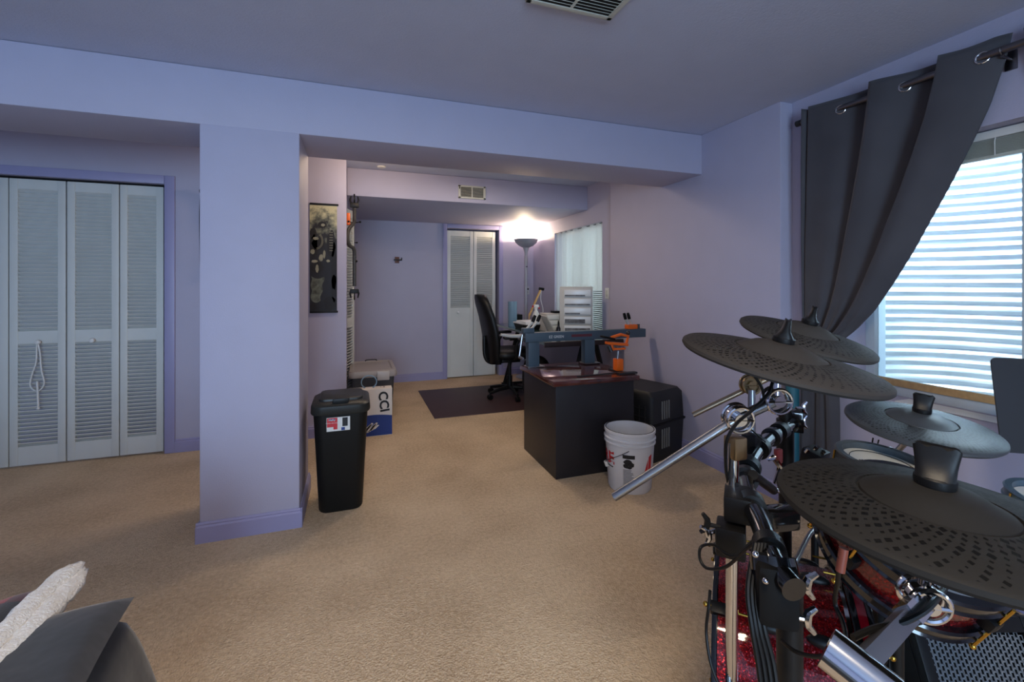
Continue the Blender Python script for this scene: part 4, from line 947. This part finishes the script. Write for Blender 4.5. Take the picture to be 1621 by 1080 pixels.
# ---- kick drum
ax = V((.70, -.714, 0)).normalized(); KC = V((.912, .955, .30)); R_ = .27
kd = thing('kick_drum', 'red sparkle kick drum on its side below the rack', 'drum', (1.02, .85, 0))
mk = align(KC, ax)        # local z along the axis, 0 at the far-left end
obj('shell', MB().lathe([(R_-.022, .035), (R_-.018, .036), (R_-.018, .285), (R_-.022, .286)], 96, mk), SPARK, kd)
for z0, z1 in ((0, .042), (.278, .32)):
    hp = obj('hoop', MB().lathe([(R_-.012, z0), (R_, z0), (R_+.002, z0+.003), (R_+.002, z0+.011), (R_-.001, z0+.012), (R_-.001, z1-.012), (R_+.002, z1-.011), (R_+.002, z1-.003), (R_, z1), (R_-.012, z1), (R_-.012, z0)], 96, mk), GLOSSB, kd)
    obj('hoop_inlay', MB().lathe([(R_-.0005, z0+.0125), (R_+.0006, z0+.0125), (R_+.0006, z1-.0125), (R_-.0005, z1-.0125)], 96, mk), SPARK if z0 == 0 else REDIN, hp)
obj('chrome_ring', MB().lathe([(R_-.014, .044), (R_-.008, .044), (R_-.008, .052), (R_-.014, .052)], 96, mk), CHROME, kd)
obj('chrome_ring', MB().lathe([(R_-.014, .268), (R_-.008, .268), (R_-.008, .276), (R_-.014, .276)], 96, mk), CHROME, kd)
obj('drumhead', MB().lathe([(.002, .012), (R_-.015, .012), (R_-.014, .04), (.002, .04)], 96, mk), BLACKP, kd)
obj('drumhead', MB().lathe([(.002, .285), (R_-.014, .285), (R_-.015, .306), (.002, .306)], 96, mk), HEAD, kd)
for i in range(10):
    a = 2*pi*i/10+.33; mm = mk @ M.Rotation(a, 4, 'Z')
    for zz in (.118, .222):
        lg = obj('lug', MB().ball((0, 0, 0), 1, 16, (.013, .014, .034)), BLACKP, kd)
        lgm = mm @ M.Translation((R_-.016, 0, zz)); inv = WM(kd).inverted()
        for q in lg.data.vertices: q.co = inv @ (lgm @ (WM(kd) @ q.co - V((0, 0, 0)) if False else lgm.inverted() @ (lgm @ (V(WM(kd) @ q.co)))))
        sgn = -1 if zz < .17 else 1; ze = .0 if sgn < 0 else .32
        obj('tension_rod', MB().cyl(mm @ V((R_+.007, 0, zz+sgn*.02)), mm @ V((R_+.009, 0, ze+sgn*.012)), .003, n=8).ball(mm @ V((R_+.009, 0, ze+sgn*.014)), .006, 10), BRASS, lg)
        obj('claw', xf(MB().box(R_-.010, R_+.012, -.013, .013, ze-.004 if sgn < 0 else ze-.044, ze+.044 if sgn < 0 else ze+.004, .004), mm), BLACKP, lg)
for s_ in (-1, 1):
    p0 = mk @ M.Rotation(0, 4, 'Z') @ V((0, 0, .05)); sd = V((ax.y, -ax.x, 0))*s_
    obj('spur', MB().cyl(p0+sd*.24+V((0, 0, -.08)), V((p0.x, p0.y, 0))+sd*.34+V((0, 0, .01)), .007).ball(V((p0.x, p0.y, .012))+sd*.34, .012), CHROMED, kd)
# ---- toms
def drum(name, label, cat, c, n, R2, h, head, rim, shell, grp=None, nlug=8, off=0):
    n = V(n).normalized(); mt = align(c, n); root = thing(name, label, cat, V(c), (0, 0, 0), grp)
    obj('shell', MB().lathe([(R2-.012, .01), (R2-.008, .01), (R2-.008, h-.01), (R2-.012, h-.01)], 72, mt), shell, root)
    for z0, z1 in ((-.012, .016), (h-.018, h+.012)):
        obj('hoop', MB().lathe([(R2-.010, z0), (R2+.003, z0), (R2+.007, z0+.006), (R2+.003, z0+.010), (R2+.003, z1-.004), (R2+.006, z1), (R2+.002, z1+.004), (R2-.012, z1+.003), (R2-.012, z0+.003), (R2-.010, z0)], 72, mt), rim, root)
    obj('drumhead', MB().lathe([(.002, h-.003), (R2-.013, h-.003), (R2-.011, h-.012), (.002, h-.012)], 64, mt), head, root)
    obj('bottom_head', MB().lathe([(.002, .0), (R2-.013, .0), (R2-.011, .012), (.002, .012)], 64, mt), BLACKP, root)
    for i in range(nlug):
        mm = mt @ M.Rotation(off+2*pi*i/nlug, 4, 'Z')
        lg = obj('lug', xf(MB().box(R2-.012, R2+.012, -.012, .012, h*.35, h*.65, .006), mm), BLACKP, root)
        obj('tension_rod', MB().cyl(mm @ V((R2+.008, 0, -.022)), mm @ V((R2+.008, 0, h+.010)), .0028, n=8).ball(mm @ V((R2+.008, 0, -.024)), .0055, 10), BRASS, lg)
    return root, mt
tomA, mT = drum('snare_drum', 'red sparkle drum with black hoops tucked beneath the nearest cymbal pad', 'drum', (1.037, .596, .731), (-.17, -.48, .86), .14, .095, HEAD, GLOSSB, SPARK, None, 8, .25)
tomB, mT2 = drum('tom_drum', 'white-headed tom with grey rim behind the nearest cymbal pad', 'drum', tuple(at(1397, 733, 1.24)-V((.03, -.12, .99))*.10), (.03, -.12, .99), .105, .10, HEAD, RIMG, SPARK, None, 6, .1)
o = obj('head_print', MB().tube([mT2 @ V((.074*cos(a), .074*sin(a), .0985)) for a in [2*pi*i/40 for i in range(40)]], .001, 5, closed=True), BLACKI, tomB)
obj('head_script', text('strike', .034, mT2 @ M.Translation((-.045, .035, .0985)) @ M.Rotation(-.75, 4, 'Z')).add([], []), BLACKI, tomB)
tomC, mT3 = drum('tom_drum', 'white-headed tom with blue rim at the right frame edge', 'drum', tuple(at(1704, 806, 1.20)-V((.03, -.1, .99))*.12), (.03, -.1, .99), .13, .12, HEAD, mat('blue_grey_rim', (96, 120, 140), .3, .6), SPARK, None, 6, .1)  # rim has an even blue-grey metal colour
# L shaped chrome holders
sN = thing('drum_holder', 'bent chrome rod holding the red drum to the near rack clamp', 'drum holder', at(1250, 890, .95))
obj('rod', MB().tube(smoothpath([at(1226, 868, .93), at(1240, 880, .95), at(1253, 890, .97), at(1260, 888, .99), at(1290, 838, 1.08), at(1330, 850, 1.12)], 5), .0052, 12), CHROMED, sN)
obj('gold_block', clampbox(at(1230, 876, .92), .010, .010, .012, .5), BRASS, sN)
sM = thing('drum_holder', 'black sleeved tom arm reaching from the rack bar to the rear tom', 'drum holder', at(1225, 775, 1.05))
obj('sleeve', MB().cyl(at(1192, 752, 1.03), at(1224, 776, 1.14), .011), BLACKP, sM)
obj('rod', MB().cyl(at(1224, 776, 1.14), at(1345, 790, 1.20), .0062), CHROME, sM)
mb_ = thing('mount_block', 'black hexagonal mount block with chrome screws left of the white-headed tom', 'mount', at(1290, 722, 1.45))
obj('block', clampbox(at(1290, 724, 1.42), .035, .028, .026, .2, tilt=.2), BLACKP, mb_)
for uu, vv in ((1276, 712), (1290, 708), (1300, 716)): obj('screw', MB().cyl(at(uu, vv+4, 1.40), at(uu+4, vv-1, 1.39), .006, n=10), CHROME, mb_)
# floor support for mounts: slim chrome upright
obj('upright', MB().cyl(at(1290, 728, 1.45), V((at(1290, 728, 1.45).x, at(1290, 728, 1.45).y, 0)), .011), BLACKP, mb_)
for nm_, c_, lab in (('drum_stand', (1.04, .60), 'black stand under the red sparkle drum'), ('drum_stand', (at(1397, 733, 1.24).x, at(1397, 733, 1.24).y), 'black stand under the white-headed tom'), ('drum_stand', (at(1704, 806, 1.20).x, at(1704, 806, 1.20).y), 'black stand under the blue-rimmed tom')):
    zt = {0: .72, 1: .675, 2: .56}[['black stand under the red sparkle drum', 'black stand under the white-headed tom', 'black stand under the blue-rimmed tom'].index(lab)]
    st = thing(nm_, lab, 'stand', (c_[0], c_[1], 0)); obj('tube', MB().cyl((c_[0], c_[1], .05), (c_[0], c_[1], zt), .012), BLACKP, st)
    for k_ in range(3):
        a = .5+2.1*k_; obj('leg', MB().tube([(c_[0], c_[1], .16), (c_[0]+.09*cos(a), c_[1]+.09*sin(a), .012)], .009, 8), BLACKP, st)
# quick release red/chrome lever on the bar
ql = thing('quick_release', 'red and chrome drum key hanging from the rack bar', 'drum key', at(1232, 720, 1.15))
obj('red_tab', MB().box(-.010, .010, -.006, .006, -.018, .018, .004, M.Translation(at(1232, 722, 1.12))), mat('dull_red_plastic', (140, 50, 45), .3), ql)
obj('chrome_lever', MB().tube([at(1216, 728, 1.11), at(1224, 724, 1.10), at(1236, 740, 1.12), at(1226, 765, 1.13)], [.004, .007, .008, .004], 8), CHROME, ql)
# ---- cables
CB = 'black cables drooping round the rack'
def cable(pts, r_, label, mtl=None): solo('cable', MB().tube(smoothpath(pts, 8), r_, 8), mtl or CABLE, label, 'cable', CB)
cable([at(1240, 870, .80), at(1205, 850, .86), at(1160, 880, .86), at(1130, 863, .90), at(1110, 866, .92), at(1108, 885, .90), at(1120, 900, .88), at(1150, 897, .84), at(1180, 870, .80), at(1200, 856, .78)], .003, 'black cable making an oval loop left of the near clamp')
cable([at(1191, 568, .96), at(1192, 590, .95), at(1205, 612, .95), at(1209, 628, .95)], .003, 'short black cable dropping from the upper ride pad past the brassy joint')
cable([at(1223, 605, .95), at(1215, 625, .93), at(1190, 650, .92), at(1165, 672, .94), at(1150, 700, .95), at(1149, 740, .97), at(1153, 765, .98)], .0035, 'black cable draped along the big boom arm beside the chrome tube')
cable([at(1330, 882, .60), at(1326, 920, .62), at(1322, 955, .64), at(1334, 985, .62), at(1338, 1010, .60), at(1325, 1030, .60), at(1295, 1040, .62), at(1260, 1032, .66), at(1238, 1015, .70)], .003, 'black cable with orange sleeve looping before the kick drum')
cable([at(1124, 935, .92), at(1122, 960, .90), at(1118, 1000, .90), at(1125, 1050, .88), at(1140, 1090, .86)], .003, 'black cable hanging down along the left kick hoop')
for k_, (ua, ub) in enumerate(((1184, 1200), (1190, 1208), (1196, 1216), (1203, 1224))):
    cable([at(1196+k_*5, 860, .76), at(ua, 930, .73), at(ua+6, 990, .71), at(ub, 1050, .70), at(ub+8, 1110, .69)], .0042, 'black cable in the strapped bundle under the near clamp, %s' % ('leftmost of four', 'second from the left', 'third from the left', 'rightmost of four')[k_])
cable([at(1382, 694, 1.36), at(1380, 706, 1.38), at(1378, 722, 1.40)], .002, 'left of two thin wires under the blue-lit pad')
cable([at(1391, 697, 1.36), at(1388, 708, 1.38), at(1383, 722, 1.40)], .002, 'right of two thin wires under the blue-lit pad')
cable([at(1500, 925, .62), at(1470, 962, .56), at(1430, 985, .54), at(1385, 995, .53), at(1350, 1010, .52)], .0038, 'black cable running along the flat chrome arm')
cable([at(1176, 668, 1.2), at(1200, 690, 1.2), at(1212, 700, 1.2)], .002, 'thin wire between the rear tube and the rack bar')
solo('cable_plug', MB().cyl(at(1336, 868, .60), at(1330, 905, .60), .0055), mat('orange_brown_sleeve', (150, 72, 50), .45), 'orange-brown plug sleeve under the left rim of the nearest pad', 'plug')
# ---- drum amp (wedge with perforated grille)
TL = at(1452, 1000, 1.15); TR = at(1600, 988, 1.15); dn = V((.03, -.17, -.35)); 
TR = V((TR.x, TR.y, TL.z)); wv_ = TR-TL; ux = wv_.normalized(); uy = (dn-ux*dn.dot(ux)).normalized(); nz = ux.cross(uy)
if nz.y > 0: nz = -nz
am = thing('drum_amplifier', 'black wedge drum amplifier with perforated grey grille, bottom right', 'amplifier', (TL.x, TL.y-.05, 0))
W_ = wv_.length+.07; Hh = (TL.z-.02)/(-uy.z); o0 = TL-ux*.02-uy*.035
fl_ = [o0, o0+ux*W_, o0+ux*W_+uy*(Hh+.03), o0+uy*(Hh+.03)]
fl_ = [V((p.x, p.y, max(p.z, .0))) for p in fl_]
back = V((-nz.x, -nz.y, 0)).normalized()*.16
vs = [p-nz*.012 for p in fl_]+[fl_[0]-nz*.012+back*.7, fl_[1]-nz*.012+back*.7, V((fl_[1].x, fl_[1].y, 0))+back*1.1, V((fl_[0].x, fl_[0].y, 0))+back*1.1]
obj('cabinet', MB().add(vs, [(0, 1, 2, 3), (4, 5, 6, 7), (0, 1, 5, 4), (1, 2, 6, 5), (3, 0, 4, 7), (2, 3, 7, 6)]), BLACKP, am)
mg = M.Translation(o0) @ M(((ux.x, uy.x, nz.x, 0), (ux.y, uy.y, nz.y, 0), (ux.z, uy.z, nz.z, 0), (0, 0, 0, 1)))
b = MB().box(0, .028, 0, Hh, -.012, .016, .004, mg).box(W_-.028, W_, 0, Hh, -.012, .016, .004, mg).box(.028, W_-.028, 0, .034, -.012, .016, .004, mg)
obj('frame', b, BLACKP, am)
# perforated grille: real slots
b = MB(); gx0, gx1, gy0 = .028, W_-.028, .034; px_, py_ = .0105, .0135; cols = int((gx1-gx0)/px_); rows = int((Hh-gy0-.02)/py_)
for j in range(rows):
    for i in range(cols):
        off = (px_/2 if j % 2 else 0); cx_ = gx0+px_*(i+.5)+off*0; cy_ = gy0+py_*(j+.5); s_ = 1 if (i+j) % 2 else 1
        sh = (py_/2 if i % 2 else 0)
        x0, x1, y0, y1 = cx_-px_/2, cx_+px_/2, cy_-py_/2+sh, cy_+py_/2+sh; hw, hh = px_*.30, py_*.36
        o4 = [(x0, y0), (x1, y0), (x1, y1), (x0, y1)]; i4 = [(cx_-hw, cy_-hh+sh), (cx_+hw, cy_-hh+sh), (cx_+hw, cy_+hh+sh), (cx_-hw, cy_+hh+sh)]
        b.add([(x, y, .006) for x, y in o4+i4], [(0, 1, 5, 4), (1, 2, 6, 5), (2, 3, 7, 6), (3, 0, 4, 7)], mg)
obj('grille', b, mat('grey_grille_metal', (110, 116, 122), .4, .5), am, solid=.001)
# ---- music stand / flat panel at right edge
ms = thing('music_stand', 'dark grey music stand desk with rounded corner before the window', 'music stand', at(1655, 700, 1.55))
pc_ = at(1567, 572, 1.55); 
def msm(u_, v_, d_=1.55): return at(u_, v_, d_)
T_L, T_R, B_R, B_L = msm(1568, 566), msm(1725, 572, 1.50), msm(1730, 735, 1.46), msm(1586, 716, 1.50)
xx = (T_R-T_L).normalized(); yy = (B_L-T_L); yy = (yy-xx*yy.dot(xx)*0).normalized(); nn = xx.cross(yy).normalized()
poly = []; Wd = (T_R-T_L).length; Hd = (B_L-T_L).length; rr_ = .018
for cxx, cyy, a0 in ((rr_, rr_, 180), (Wd-rr_, rr_, 270), (Wd-rr_, Hd-rr_, 0), (rr_, Hd-rr_, 90)):
    for i in range(6): a = radians(a0+18*i); poly.append((cxx+rr_*cos(a), cyy+rr_*sin(a)))
mmx = M(((xx.x, yy.x, nn.x, T_L.x), (xx.y, yy.y, nn.y, T_L.y), (xx.z, yy.z, nn.z, T_L.z), (0, 0, 0, 1)))
obj('desk', MB().prism(poly, .004, mmx), mat('satin_graphite', (44, 46, 50), .5), ms)
sp0 = (T_L+B_R)/2-nn*.02*(1 if nn.y < 0 else -1)
obj('shaft', MB().cyl(sp0, V((sp0.x, sp0.y, .1)), .010), BLACKP, ms)
b = MB()
for a in (.3, 2.4, 4.5): b.tube([(sp0.x, sp0.y, .25), (sp0.x+.2*cos(a), sp0.y+.2*sin(a), .012)], .008, 8)
obj('tripod_foot', b, BLACKP, ms)
# ---- plain teal upright cylinder by the curtain
tr = at(1260, 700, 2.45)
solo('teal_cylinder', MB().lathe([(.001, 0), (.030, 0), (.033, .004), (.033, .86), (.030, .865), (.012, .865), (.012, .84), (.001, .84)], 28, M.Translation((2.33, 1.86, 0))), TEAL, 'slim teal cylinder standing upright beside the gathered curtain', 'foam roll')
# unseen ceiling lights; the main-room one and the right alcove one are added
for lx, ly, lab in ((0, -.2, 'added round flush ceiling light behind the camera'), (.20, 3.60, 'left ceiling light in the alcove behind the header'), (1.05, 3.55, 'added right ceiling light in the alcove behind the header')):
    cl = thing('ceiling_light', lab, 'ceiling light', (lx, ly, CZ-.04))
    obj('base', MB().lathe([(.001, 0), (.14 if ly < 0 else .06, 0), (.15 if ly < 0 else .065, .035), (.001, .035)], 40, M.Translation((lx, ly, CZ-.036))), WHITE, cl)
